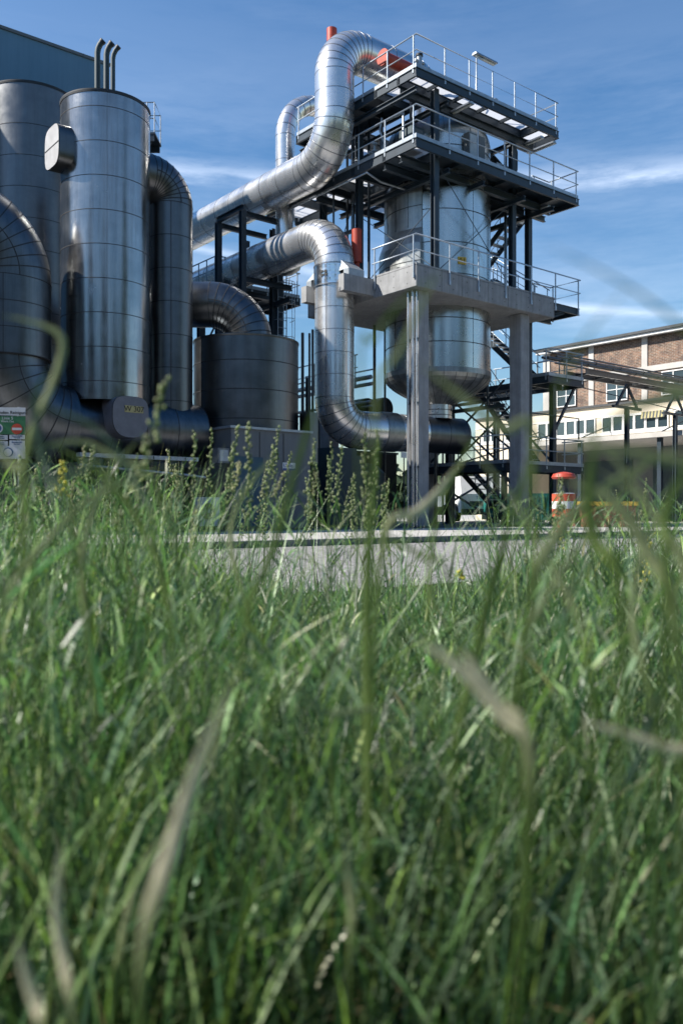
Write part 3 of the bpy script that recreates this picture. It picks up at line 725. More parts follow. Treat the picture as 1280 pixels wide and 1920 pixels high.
mb.beam(T(7.0,1.3,5.35),T(7.0,5.3,5.35),0.1,0.22); mb.beam(T(7.0,1.3,4.9),T(7.0,5.3,4.9),0.08,0.12); mb.beam(T(5.2,1.1,2.0),T(8.1,1.1,0.3),0.08,0.1)
mb.build('diagonal_brace',M['steel'],tw)

# ------------------------------------------------------------------ reactor vessel in the tower
VC=T(3.52,2.55,0)
vs_=thing('reactor_vessel','large upright clad vessel standing through the tower decks','vessel',(VC.x,VC.y,4.7))
mb=MB(); r=1.85
az=math.atan2(-VC.y,-VC.x)
mb.lathe(VC,[(r,5.45),(r,6.3),(r,7.3),(r,8.3),(r,9.4),(r,10.6),(r,11.8),(r,13.3)],96,0)
for q in (6.32,7.12,8.6,9.65,10.75,11.9,12.9): mb.lathe(VC,[(r+0.001,q-0.014),(r+0.012,q-0.011),(r+0.012,q+0.011),(r+0.001,q+0.014)],96,1,False)
for da in (-0.35,-0.9,0.7):
    d=Vector((math.cos(az+da),math.sin(az+da),0)); p=VC+d*(r+0.002); mb.beam(p+UP*5.5,p+UP*13.2,0.006,0.014,1,up=d)
mb.build('shell',[M['vessel'],M['seam']],vs_)
mb=MB(); prof=[(r*math.cos(a)**0.8 if a<PI/2 else 0.0,13.3+1.2*math.sin(a)) for a in [PI/2*i/14 for i in range(15)]]; mb.lathe(VC,prof,64,0)
for k in range(12):
    a=2*PI*k/12; 
    for i in range(9):
        p=[VC+Vector((math.cos(a)*(prof[j][0]+0.003),math.sin(a)*(prof[j][0]+0.003),prof[j][1]+0.003)) for j in (i,i+1)]
        mb.beam(p[0],p[1],0.012,0.008,1)
mb.build('top_dome',[M['vessel_worn'],M['seam']],vs_)
mb=MB(); prof=[(r+0.03,5.47),(r+0.03,5.3)]+[(0.5+(r-0.47)*(1-(i/10)**1.35),5.3-0.92*(i/10)**0.85) for i in range(1,11)]; prof=[(a,b) for a,b in prof][::-1]; mb.lathe(VC,prof,64,0)
for k in range(28):
    a=2*PI*k/28
    for i in range(len(prof)-2):
        p=[VC+Vector((math.cos(a)*(prof[j][0]+0.003),math.sin(a)*(prof[j][0]+0.003),prof[j][1]-0.003)) for j in (i,i+1)]
        mb.beam(p[0],p[1],0.010,0.008,1)
mb.build('bottom_cone',[M['vessel_worn'],M['seam']],vs_)
mb=MB(); mb.lathe(VC,[(0.5,3.9),(0.5,4.5)],40,0)
for q in (4.02,4.2,4.42): mb.lathe(VC,[(0.501,q-0.012),(0.512,q-0.01),(0.512,q+0.01),(0.501,q+0.012)],40,1)
mb.build('outlet_neck',[M['shiny'],M['seam']],vs_)
# skirt and feet on the concrete deck
mb=MB()
for k in range(20):
    a=2*PI*k/20; d=Vector((math.cos(a),math.sin(a),0)); p=VC+d*(r+0.10); mb.beam(p+UP*8.21,p+UP*8.45,0.05,0.18,0,up=d)
mb.lathe(VC,[(r+0.2,8.2),(r+0.2,8.24),(r,8.24)],64,0); mb.lathe(VC,[(r,8.43),(r+0.18,8.43),(r+0.18,8.46),(r,8.46)],64,0)
mb.build('foot_ring',M['dark'],vs_)
# worn darker casing on the left of the vessel
c2=VC-Vector((0.62,0.85,0))*0.35
mb=MB()
a0=az-1.45; a1=az-0.28; n=26
for z0,z1,rr0,rr1 in ((8.55,9.6,r+0.24,r+0.24),(9.6,10.15,r+0.24,r+0.05),(10.15,11.75,r+0.05,r+0.05)):
    vs=[]
    for z,rr in ((z0,rr0),(z1,rr1)):
        vs+=[VC+Vector((math.cos(a0+(a1-a0)*k/n)*rr,math.sin(a0+(a1-a0)*k/n)*rr,z)) for k in range(n+1)]
    mb.add(vs,[(k,k+1,n+2+k,n+1+k) for k in range(n)],0,True)
for aa in (a0,a1):
    d=Vector((math.cos(aa),math.sin(aa),0)); vs=[VC+d*(r+0.001)+UP*8.55,VC+d*(r+0.24)+UP*8.55,VC+d*(r+0.24)+UP*9.6,VC+d*(r+0.05)+UP*10.15,VC+d*(r+0.05)+UP*11.75,VC+d*(r+0.001)+UP*11.75]; mb.add(vs,[(0,1,2,3,4,5)],0)
for z in (9.0,10.9):
    rr=r+(0.24 if z<9.6 else 0.05)
    pts=[VC+Vector((math.cos(a0+(a1-a0)*k/n)*(rr+0.004),math.sin(a0+(a1-a0)*k/n)*(rr+0.004),z)) for k in range(n+1)]
    for p,q in zip(pts[:-1],pts[1:]): mb.beam(p,q,0.01,0.02,1)
for aa in (a0+0.3,a0+0.6,a0+0.9):
    d=Vector((math.cos(aa),math.sin(aa),0)); mb.beam(VC+d*(r+0.054)+UP*10.2,VC+d*(r+0.054)+UP*11.7,0.008,0.02,1,up=d)
w_=mb.build('casing',[M['vessel_worn'],M['seam']],vs_); w_['label']='weathered bulging casing on the left of the vessel'
# warning plate
ad=math.atan2(-VC.y,(890-640)/FPX*VC.y-VC.x)+0.0
d=Vector((0.33,-0.94,0)).normalized(); pc=VC+d*(r+0.03)+UP*9.02
s=plate(vs_,'warning_plate',pc,0.30,0.24,M['yellow'],0.02,d)
x=UP.cross(d)
mb=MB(); c=pc-x*0.06+d*0.004
for k in range(3):
    a,b=[c+(x*math.cos(PI/2+2*PI*q/3)+UP*math.sin(PI/2+2*PI*q/3))*0.075 for q in (k,k+1)]; mb.beam(a,b,0.018,0.005,0,up=d)
mb.beam(pc+x*0.075+d*0.004-UP*0.08,pc+x*0.075+d*0.004+UP*0.08,0.03,0.005,0,up=d); mb.build('warning_symbol',M['black'],s)
# small light cabinets beside the dome
t=thing('control_cabinet','pale upright cabinet on the middle deck in front of the vessel dome','cabinet',T(3.4,0.9,ZM))
mb=MB(); mb.tbox(2.9,3.7,0.5,0.75,ZM+0.03,ZM+1.15); mb.build('casing',M['greypanel'],t)
mb=MB(); mb.tbox(2.95,3.28,0.488,0.498,ZM+0.1,ZM+1.1); mb.build('door',M['signgrey'],t)
t=thing('control_cabinet','low dark cabinet on the middle deck by its left corner','cabinet',T(0.8,1.2,ZM))
mb=MB(); mb.tbox(0.5,1.0,0.7,1.3,ZM+0.03,ZM+0.75); mb.build('casing',M['darkteal'],t)
mb=MB(); mb.tbox(0.55,0.95,0.688,0.698,ZM+0.1,ZM+0.68); mb.build('door',M['greypanel'],t)

# ------------------------------------------------------------------ big pipes
PU,PV=-0.756,3.06; RP=0.648
MS=[M['shiny'],M['seam_s']]
zA=12.2; zT=16.0; zB=9.8
ta=thing('upper_process_pipe','thick shiny pipe snaking up and over the top platform','pipe',T(PU,PV,zA-RP))
Rb,Rt=1.45,1.08
straight(ta,'horizontal_run',T(PU,PV+19,zA),T(PU,PV+Rb,zA),RP,1.05,MS,seam_long=Vector((-0.45,-0.5,-0.9)))
_,p=elbow(ta,'lower_elbow',T(PU,PV+Rb,zA),NV,UP,Rb,RP,MS,9)
straight(ta,'vertical_run',p,T(PU,PV,zT-Rt),RP,0.75,MS)
_,p=elbow(ta,'upper_elbow',T(PU,PV,zT-Rt),UP,UV_,Rt,RP,MS,9)
straight(ta,'top_run',p,T(3.52-0.95,PV,zT),RP,0.95,MS)
_,p=elbow(ta,'down_elbow',T(3.52-0.95,PV,zT),UV_,DN,0.95,RP,MS,8)
straight(ta,'inlet_run',p,Vector((p.x,p.y,14.1)),RP,0.6,MS,cap=False)
tb=thing('lower_process_pipe','thick shiny pipe dropping past the concrete deck to the vessel outlet','pipe',T(PU,PV,zB-RP))
Rb2=1.15
straight(tb,'horizontal_run',T(PU,PV+19,zB),T(PU,PV+Rb2,zB),RP,1.05,MS,seam_long=Vector((-0.45,-0.5,-0.9)))
_,p=elbow(tb,'upper_elbow',T(PU,PV+Rb2,zB),NV,DN,Rb2,RP,MS,9)
d3=(VC-T(PU,PV,0)); d3.z=0; d3.normalize()
zL=3.33; RL=1.0
mb=MB(); mb.tube([T(PU,PV,8.65),T(PU,PV,8.62),T(PU,PV,7.95),T(PU,PV,7.92)],RP+0.03,48); 
for q in (8.62,7.95): band(mb,T(PU,PV,q),UP,RP+0.035,0.03,1)
mb.build('collar',[M['crumpled'],M['seam_s']],tb)
straight(tb,'vertical_run',T(PU,PV,7.95),T(PU,PV,zL+RL),RP,0.78,MS,seam_long=Vector((-0.4,-0.9,0)))
mb=MB(); c=T(PU,PV,8.3)+Vector((-0.5,-0.86,0)).normalized()*(RP+0.05); n_=Vector((-0.5,-0.86,0)).normalized(); x=UP.cross(n_)
for sx,sz in ((-.07,.05),(.07,.04),(-.05,-.07),(.08,-.06)):
    q=c+x*sx+UP*sz-n_*0.01; mb.beam(q-x*0.05,q+x*0.05,0.02,0.07,0,up=UP)
mb.build('open_flap',M['black'],tb)
for s,vv in ((1,2.09),(-1,4.06)):
    mb=MB(); u0=-1.06; u1=-0.42
    a=[T(u0,vv-0.13,8.13),T(u1,vv-0.13,8.13),T(u1,vv+0.13,8.13),T(u0,vv+0.13,8.13)]; b=[T(u0,vv-0.13,8.34),T(u1,vv-0.13,8.34),T(u1,vv+0.13,8.34),T(u0,vv+0.13,8.34)]
    mb.hexa(a+b); v2=vv+s*0.42; mb.add([T(u0,vv-s*0.13,8.34),T(u1,vv-s*0.13,8.34),T(u1,v2,8.34),T(u0,v2,8.34),T(u0+.1,v2,8.75),T(u1-.1,v2,8.75)],[(0,1,5,4),(0,4,3),(1,2,5)]); mb.build('support_saddle',M['galv'],tb)
_,p=elbow(tb,'lower_elbow',T(PU,PV,zL+RL),DN,d3,RL,RP,MS,8)
e=VC+d3*1.0; e.z=zL
straight(tb,'lower_run',p,VC-d3*0.8+UP*zL,RP,0.9,MS)
straight(tb,'end_run',VC-d3*0.79+UP*zL,e,RP-0.003,0.9,[M['duct_dull'],M['seam']])
mb=MB(); mb.tube([p+d3*0.75,p+d3*1.4],RP+0.03,48); mb.build('jacket_sleeve',M['vessel_worn'],tb)
# thin loop pipe behind
tg=thing('loop_pipe','slimmer shiny pipe curving over behind the upper process pipe','pipe',T(0.36,6.9,9.9))
gx=(0.05,7.0); rG=0.36
straight(tg,'vertical_run',T(gx[0],gx[1],9.9),T(gx[0],gx[1],14.5),rG,0.9,MS,n=32)
_,p=elbow(tg,'elbow',T(gx[0],gx[1],14.5),UP,UV_,1.55,rG,MS,7,n=32)
straight(tg,'horizontal_run',p,p+UV_*1.2,rG,0.9,MS,n=32)
mb=MB(); c=T(gx[0],gx[1],0); mb.lathe(c,[(0.0,9.35),(0.3,9.42),(0.55,9.6),(0.66,9.9),(0.60,10.3),(0.36,10.6)],32,0); mb.build('bottom_bulb',M['duct_dull'],tg)

# red cylinders
def redcyl(label,a,b,r,flange=True,rod=None):
    a=Vector(a); b=Vector(b); t=thing('red_cylinder',label,'cylinder',a,group=None); d=(b-a).normalized()
    mb=MB(); mb.tube([a,b],r,28); mb.build('barrel',M['red'],t)
    if flange:
        mb=MB(); mb.tube([a-d*0.03,a+d*0.05],r*1.32,28); mb.build('end_flange',M['red'],t)
    if rod:
        mb=MB(); mb.tube([b,b+d*rod],r*0.55,16); mb.build('neck',M['red'],t)
mb=None
redcyl('short red upright cylinder rising behind the top bend of the pipe',T(0.17,4.37,ZTp+0.0),T(0.17,4.37,17.38),0.18,False)
redcyl('long red cylinder lying level beside the top platform rail',T(0.18,1.72,15.30),T(2.05,1.75,15.30),0.20,True,0.35)
redcyl('upright red cylinder beside the vertical pipe above the concrete deck',T(0.15,3.0,10.05),T(0.15,3.0,8.95),0.165,False,0.72)
t=thing('valve_body','small pale valve body beside the level red cylinder on top','valve',T(1.3,1.3,ZTp))
mb=MB(); mb.tube([T(1.25,1.15,15.1),T(1.25,1.15,15.45)],0.09,14); mb.tube([T(1.25,1.15,ZTp),T(1.25,1.15,15.1)],0.04,10); mb.tube([T(1.05,1.15,15.28),T(1.45,1.15,15.28)],0.05,12); mb.build('body',M['galv'],t)
mb=MB(); mb.tube([T(1.25,1.15,15.45),T(1.25,1.15,15.52)],0.12,14); mb.build('wheel',M['dark'],t)
# process clutter on the middle deck: valves and small lines
def valve(u,v,z,h,label,s=1.0):
    t=thing('upright_valve',label,'valve',T(u,v,z))
    mb=MB(); mb.tube([T(u,v,z+0.01),T(u,v,z+h)],0.045*s,12); 
    for q in (0.25,0.6,0.9): mb.tube([T(u,v,z+h*q),T(u,v,z+h*q+0.05)],0.10*s,14)
    mb.tube([T(u-0.25,v,z+h*0.5),T(u+0.25,v,z+h*0.5)],0.06*s,12); mb.build('body',M['galv'],t)
    mb=MB(); c=T(u,v,z+h+0.02); mb.tube([c+Vector((math.cos(a)*0.11*s,math.sin(a)*0.11*s,0)) for a in [2*PI*k/14 for k in range(15)]],0.014,6); mb.tube([c-UV_*0.1,c+UV_*0.1],0.01,6); mb.build('handwheel',M['dark'],t)
valve(0.5,2.5,ZM,0.8,'tallest upright valve on the middle deck left edge')
valve(0.6,3.5,ZM,0.55,'short upright valve behind the tall one on the middle deck')
valve(0.5,4.6,ZM,0.6,'upright valve farthest back on the middle deck left edge')
valve(2.6,1.1,ZM,0.7,'upright valve between the two cabinets on the middle deck')
def line(label,pts,r=0.03,m='galv',name='small_pipe',cat='pipe'):
    mb=MB(); mb.tube(pts,r,8); o=mb.build(name,M[m]); tag(o,label,cat)
line('thin bent pipe on the middle deck beside its left rail',[T(0.4,1.0,ZM+0.03),T(0.4,1.0,13.3),T(0.6,2.2,13.5),T(0.6,6,13.5)],0.04)
line('dark line hung below the middle deck along its left side',[T(-0.1,7.9,ZM-0.45),T(-0.1,2.2,ZM-0.45),T(0.5,2.2,ZM-0.6),T(3.0,2.0,ZM-0.7)],0.035,'galv')
line('slim pipe climbing the back of the tower to the top deck',[T(1.2,3.6,ZC1+0.03),T(1.2,3.6,ZTp+0.7)],0.05,'steel')
line('thin cable looping from the top deck edge to the right column',[T(5.2,0.8,ZTp-0.3),T(5.5,0.85,ZTp-0.35),T(5.8,0.85,ZTp-0.8),T(5.85,0.9,ZTp-1.4),T(5.6,0.95,ZTp-2.0)],0.03,'dark','cable','cable')
line('curved cable arching over the front rail of the top deck',[T(1.9,0.7,ZTp+0.05),T(2.3,0.72,ZTp+0.42),T(2.9,0.74,ZTp+0.5),T(3.5,0.74,ZTp+0.4),T(4.0,0.74,ZTp+0.02)],0.025,'dark','cable','cable')
line('flexible ribbed hose standing on the middle deck left side',[T(0.25,1.9,ZM+0.02),T(0.3,1.8,ZM+0.5),T(0.2,1.9,ZM+0.9),T(0.25,1.85,ZM+1.3)],0.035,'copper','hose','hose')
for k in range(5):
    pass
t=thing('cable_bundle','bundle of dark cables on a tray near the right columns of the tower','cables',T(5.6,1.4,ZM+0.4))
for k in range(6):
    mb=MB(); mb.tube([T(3.9+0.1*k,1.2+0.06*k,ZTp-0.3),T(4.6,1.3+0.05*k,ZTp-0.75-0.05*k),T(5.3,1.35+0.05*k,ZTp-1.0),T(6.1,1.4+0.05*k,ZTp-1.35)],0.022,6); mb.build('cable',M['dark'],t)
mb=MB()
for k in range(7): mb.tube([T(5.1+0.14*k,1.1,ZTp-1.3),T(5.1+0.14*k,1.9,ZTp-1.3)],0.016,6)
mb.beam(T(5.0,1.1,ZTp-1.32),T(6.1,1.1,ZTp-1.32),0.03,0.06); mb.beam(T(5.0,1.9,ZTp-1.32),T(6.1,1.9,ZTp-1.32),0.03,0.06); mb.build('tray',M['galv'],t)

# lamps
def fluoro(label,c,d,post=None,Ln=0.95):
    c=Vector(c); d=Vector(d).normalized(); t=thing('strip_lamp',label,'lamp',c,group=None)
    s=UP.cross(d).normalized(); mb=MB()
    a=c-d*Ln/2; b=c+d*Ln/2; q=[]
    for p in (a,b): q+=[p-s*0.11-UP*0.035,p+s*0.11-UP*0.035,p+s*0.07+UP*0.04,p-s*0.07+UP*0.04]
    mb.hexa(q); mb.build('housing',M['galv'],t)
    mb=MB(); mb.tube([a+d*0.06-UP*0.055,b-d*0.06-UP*0.055],0.03,10); mb.build('diffuser',M['tube'],t)
    if post:
        p=Vector(post); mb=MB(); mb.tube([p,Vector((p.x,p.y,c.z-0.2)),Vector((p.x,p.y,c.z-0.12))*0.6+c*0.4-UP*0.03,c-UP*0.03+ (c-c)],0.028,8); mb.build('post',M['rail'],t)
fluoro('strip lamp on a tall post above the top deck rail',T(3.25,0.1,15.62),UV_,T(2.75,0.03,ZTp-0.2),1.05)
fluoro('strip lamp just behind the top rail, right of the tall lamp',T(4.9,1.5,15.12),VV_,T(5.1,0.8,ZTp-0.1),0.95)
fluoro('strip lamp hung under the front edge of the top deck, left one',T(2.4,0.35,ZTp-0.42),VV_,None,0.9)
fluoro('strip lamp hung under the top deck near its right end',T(6.2,0.5,ZTp-0.42),VV_,None,0.9)
fluoro('strip lamp hung along the right end of the top deck',T(7.0,0.72,ZTp-0.36),VV_,None,1.2)
fluoro('strip lamp hung under the right end of the middle deck',T(7.05,0.9,ZM-0.42),VV_,None,1.0)

mb=MB()
mb.beam(T(5.4,1.1,2.2),T(5.4,5.2,5.3),0.06,0.06); mb.beam(T(5.4,5.2,2.2),T(5.4,1.1,5.3),0.06,0.06)
mb.beam(T(7.0,1.3,2.4),T(7.0,5.3,5.2),0.06,0.06); mb.beam(T(7.0,5.3,2.4),T(7.0,1.3,5.2),0.06,0.06)
mb.beam(T(5.4,5.3,0.3),T(9.7,5.3,2.1),0.07,0.07); mb.beam(T(9.7,5.3,0.3),T(5.4,5.3,2.1),0.07,0.07); mb.beam(T(8.25,1.2,2.5),T(9.75,5.2,5.3),0.06,0.06)
mb.beam(T(5.4,5.3,5.3),T(9.75,5.3,5.3),0.12,0.24); mb.beam(T(5.4,1.1,4.4),T(5.4,5.3,4.4),0.1,0.14); mb.beam(T(7.0,5.3,8.0),T(7.0,5.3,5.5),0.1,0.1)
mb.build('lower_brace',M['steel'],tw)
for k,(u,v,z0,z1,r_) in enumerate(((6.5,4.6,0.13,8.0,0.06),(6.2,4.9,0.13,8.0,0.04),(6.0,2.4,0.13,ZC0,0.05),(5.1,4.2,0.13,ZC0,0.07),(2.6,4.9,0.13,ZC0,0.06),(3.3,5.1,0.13,ZC0,0.045),(0.9,4.1,ZC1,ZTp,0.07),(1.3,4.9,ZC1,ZTp,0.05),(0.35,4.5,ZC1,ZM,0.04),(0.9,2.6,ZM,ZTp,0.06),(1.3,1.6,ZM,ZTp+0.5,0.05),(6.2,1.7,ZC1,ZTp,0.05),(6.4,1.9,ZC1,ZM,0.04))):
    mb=MB(); mb.tube([T(u,v,z0+0.01),T(u,v,z1-0.02)],r_,10); mb.build('riser_pipe',M['duct_dull'],tw)
line('thin pipe looping under the concrete deck behind its right leg',[T(6.4,0.9,7.2),T(6.4,0.9,5.2),T(6.4,3.0,5.0),T(5.0,3.4,5.0),T(5.0,5.0,4.8)],0.04,'duct_dull')
line('slim line running level at mid height under the right of the deck',[T(5.9,0.8,4.2),T(9.6,0.95,4.2),T(9.6,0.95,3.4)],0.03,'steel')
# ------------------------------------------------------------------ pipe support portal left of tower
t=thing('pipe_portal','steel portal frame carrying the two thick pipes, left of the tower','frame',T(-1.75,7.9,0.12))
for u,v in ((-1.75,7.08),(-1.75,8.75),(0.25,7.08+1.0),(0.25,8.75+1.2)):
    mb=MB(); mb.ibeam(T(u,v,0.13),T(u,v,11.4),0.2,0.2,0.02); mb.build('post',M['steel'],t)
mb=MB()
mb.ibeam(T(-1.75,7.0,11.5),T(-1.75,8.85,11.5),0.16,0.18,0.02); mb.ibeam(T(-1.65,7.08,11.3),T(0.4,7.08,11.3),0.14,0.18,0.02); mb.ibeam(T(-1.65,8.75,11.3),T(0.4,8.75,11.3),0.14,0.18,0.02)
mb.ibeam(T(-1.65,7.08,8.95),T(0.4,7.08,8.95),0.14,0.2,0.02); mb.ibeam(T(-1.65,8.75,8.95),T(0.4,8.75,8.95),0.14,0.2,0.02); mb.ibeam(T(-1.75,7.2,8.6),T(-1.75,8.6,8.6),0.12,0.16,0.02)
mb.build('cross_beam',M['steel'],t)
mb=MB(); mb.ibeam(T(0.25,7.0,8.5),T(0.25,10,8.5),0.12,0.2,0.02); mb.build('cross_beam',M['steel'],t)
# access tower behind
t=thing('access_platform','dark steel access platform with ladder behind the vertical pipe','platform',T(0,10,0.12))
for u,v in ((-0.75,9.2),(1.3,9.6),(-0.75,11.8),(1.3,11.8)):
    mb=MB(); mb.ibeam(T(u,v,0.13),T(u,v,10.4 if v<10 else 9.6),0.26,0.26,0.025); mb.build('post',M['steel'],t)
deck(t,-1.5,2.4,9.3,11.4,9.35,0.3,solid=True); railing(t,[T(-1.5,11.4,9.35),T(-1.5,9.3,9.35),T(2.4,9.3,9.35),T(2.4,11.4,9.35)],1.0,0.7)
mb=MB(); mb.beam(T(-0.75,9.2,9.9),T(1.3,9.6,9.9),0.12,0.2); mb.beam(T(-0.9,9.3,8.9),T(-2.2,9.3,6.5),0.06,0.06); mb.beam(T(-0.9,9.3,9.1),T(-1.4,9.3,6.7),0.05,0.05); mb.build('brace',M['steel'],t)
# ladder
mb=MB(); lu,lv=0.55,7.9
for s in (-0.2,0.2): mb.tube([T(lu+s,lv,0.13),T(lu+s,lv,9.9)],0.022,8)
for k in range(32): mb.tube([T(lu-0.2,lv,0.4+0.29*k),T(lu+0.2,lv,0.4+0.29*k)],0.014,6)
for k in range(10):
    z=3.0+0.7*k; c=T(lu,lv,z); mb.tube([c+UV_*0.36*math.cos(a)-VV_*0.65*math.sin(a) for a in [PI*q/8 for q in range(9)]],0.012,6)
for a in (0.25,0.5,0.75): c=T(lu,lv,0)+UV_*0.36*math.cos(PI*a)-VV_*0.65*math.sin(PI*a); mb.tube([c+UP*3.0,c+UP*9.3],0.012,6)
lad=mb.build('ladder',M['rail'],t)
mb=MB()
for k,(u,v,r_) in enumerate(((1.0,7.2,0.06),(1.25,7.1,0.045),(0.95,6.5,0.05),(1.2,6.4,0.07))): mb.tube([T(u,v,0.13),T(u,v,7.4)],r_,8)
o=mb.build('riser_pipes',M['duct_dull']); tag(o,'group of slim grey riser pipes behind the vertical shiny pipe','pipes')
# small railed landing behind front stack
t=thing('small_landing','little railed steel landing sticking out right of the front stack top','landing',W(288,262,25))
P=W(282,262,25.5)
mb=MB(); mb.beam(P+Vector((-1.2,0,0)),P+Vector((0.24,0.0,0)),0.9,0.06); mb.beam(P+Vector((-1.2,-0.4,-0.12)),P+Vector((0.2,-0.4,-0.12)),0.08,0.2); mb.beam(P+Vector((-1.2,0.4,-0.12)),P+Vector((0.2,0.4,-0.12)),0.08,0.2); mb.beam(P+Vector((-0.9,-0.3,-1.0)),P+Vector((0.1,-0.3,-0.2)),0.07,0.07); mb.build('floor',M['steel'],t)
mb=MB()
for zz in (0.45,0.92): mb.tube([P+Vector((-1.2,-0.42,zz)),P+Vector((0.22,-0.42,zz)),P+Vector((0.22,0.42,zz)),P+Vector((-1.2,0.42,zz))],0.018,8)
for x_,y_ in ((-0.5,-0.42),(0.0,-0.42),(0.22,-0.42),(0.22,0.42),(-0.5,0.42)): mb.tube([P+Vector((x_,y_,0)),P+Vector((x_,y_,0.92))],0.018,8)
mb.build('railing',M['rail'],t)
mb=MB(); mb.beam(P+Vector((-1.0,0.3,-P.z+0.13)),P+Vector((-1.0,0.3,-0.05)),0.2,0.2); mb.build('post',M['steel'],t)

# ------------------------------------------------------------------ machines at ground level under the tower
t=thing('machine_house','near black machine house under the tower behind the lower pipe','building',T(0,5,0.12))
mb=MB(); mb.tbox(-3.0,5.1,6.4,9.5,0.14,2.9); mb.build('wall',M['dark'],t)
mb=MB(); mb.tbox(-3.05,5.15,6.35,9.55,2.9,2.98); mb.build('roof_edge',M['darkteal'],t)
t=thing('pump_skid','dark pump with round casing standing below the lower pipe','pump',T(-1.0,4.5,0.12))
mb=MB(); mb.tbox(-2.2,1.0,3.8,5.6,0.14,0.5); mb.build('base_frame',M['dark'],t)
mb=MB(); c=T(-1.4,4.6,0); mb.lathe(c,[(0.0,0.5),(0.75,0.5),(0.75,1.9),(0.5,2.15),(0.0,2.2)],32,0); mb.build('casing',M['dark'],t)
mb=MB(); mb.tube([T(-0.3,4.6,1.0),T(0.9,4.6,1.0)],0.4,28); mb.build('motor',M['darkteal'],t)
t=thing('buffer_tank','dark upright buffer tank under the pipe beside the left concrete column','tank',T(1.6,4.6,0.12))
mb=MB(); mb.lathe(T(1.7,4.4,0),[(0.0,0.14),(0.72,0.14),(0.72,2.0),(0.4,2.3),(0.0,2.35)],32,0); mb.build('shell',M['darkteal'],t)
mb=MB(); mb.tube([T(1.7,4.4,2.3),T(1.7,4.4,2.75)],0.12,14); mb.build('nozzle',M['dark'],t)
t=thing('pipe_support_block','dark concrete block carrying the lower bend of the thick pipe','block',T(-0.6,3.1,0.12))
mb=MB(); mb.tbox(-1.3,0.1,2.6,3.6,0.14,2.45); mb.tbox(-1.1,-0.1,2.7,3.5,2.452,2.7); mb.build('block',M['darkteal'],t)
t=thing('instrument_plate','small white square plate below the lower pipe','plate',T(0.9,2.2,2.2))
p=W(757,853,28.6); plate(t,'plate',p,0.24,0.19,M['white'],0.02,NV); mb=MB(); mb.tube([Vector((p.x,p.y+0.04,0.13)),Vector((p.x,p.y+0.04,p.z))],0.02,8); mb.build('post',M['steel'],t)
t=thing('dark_drum','pair of round dark duct ends behind the vertical pipe bend','duct',W(700,765,34))
for a,b,r_ in ((690,770,0.50),(722,765,0.42)):
    p=W(a,b,33.5); mb=MB(); mb.tube([p,p+VV_*2.5],r_,28); mb.build('duct_end',M['dark'],t)
p=W(700,772,34.5); mb=MB(); mb.ibeam(Vector((p.x,p.y,0.13)),Vector((p.x,p.y,p.z-0.4)),0.2,0.2,0.02); mb.build('support',M['steel'],t)
# pipes crossing far behind, seen between vertical pipe and column
t=thing('far_pipe_rack','thin pipe rack with rails crossing behind the vertical pipe','pipe rack',T(6,14,0.12))
mb=MB()
for k,(z,v,m_) in enumerate(((6.0,0,0),(5.75,0.25,0),(5.05,0,0),(4.9,0.3,0),(6.3,0.3,0))):
    a=W(655,735-k*3,36)
    a=T(7.0,12.5+v,z); b=T(1.0,13.0+v,z); mb.tube([T(3.3+v*0.3,5.9,z-0.2),T(3.3+v*0.3,26,z-0.2)],0.09-0.015*k,10)
mb.build('pipe_run',M['galv'],t)
mb=MB()
for v in (9.8,14.5,20): mb.ibeam(T(3.2,v,0.13),T(3.2,v,6.3),0.16,0.16,0.02)
mb.build('post',M['steel'],t)
railing(t,[T(2.7,6.0,5.6),T(2.7,14,5.6)],1.0,1.4,toe=False)

# ------------------------------------------------------------------ pipe bridge to the right
t=thing('pipe_bridge','long slim pipe bridge running right from the tower landing','pipe bridge',T(14,1.2,0.12))
runs=[(0.95,6.45,0.05),(1.15,6.62,0.035),(1.35,6.45,0.07),(1.6,6.5,0.05),(1.0,6.2,0.03),(1.5,6.72,0.03)]
for v,z,r_ in runs:
    mb=MB(); mb.tube([T(8.2,v,z),T(19.8,v,z)],r_,10); 
    if r_>0.045: 
        for u in np.arange(9,19.6,1.7): band(mb,T(u,v,z),UV_,r_,0.05,1,12,0.01)
    mb.build('pipe_run',[M['duct_dull'],M['seam']],t)
mb=MB(); mb.ibeam(T(9.9,0.85,6.05),T(19.9,0.85,6.05),0.1,0.2,0.015); mb.ibeam(T(9.9,1.7,6.05),T(19.9,1.7,6.05),0.1,0.2,0.015)
for u in np.arange(10.4,19.8,1.3): mb.beam(T(u,0.9,6.05),T(u,1.65,6.05),0.06,0.08)
mb.build('girder',M['duct_dull'],t)
mb=MB()
for u,dz in ((13.4,0),(17.2,0)):
    mb=MB()
    for s in (-1,1): mb.beam(T(u,1.28,5.92),T(u+s*0.75,1.28,5.0),0.09,0.09)
    mb.beam(T(u-1.0,1.28,4.95),T(u+1.0,1.28,4.95),0.14,0.1); mb.ibeam(T(u,1.28,0.13),T(u,1.28,4.9),0.16,0.16,0.02)
    mb.build('trestle',M['steel'],t)
mb=MB(); mb.tube([T(9.9,1.2,5.5),T(19.9,1.2,5.0)],0.02,6); mb.build('tie_rod',M['steel'],t)

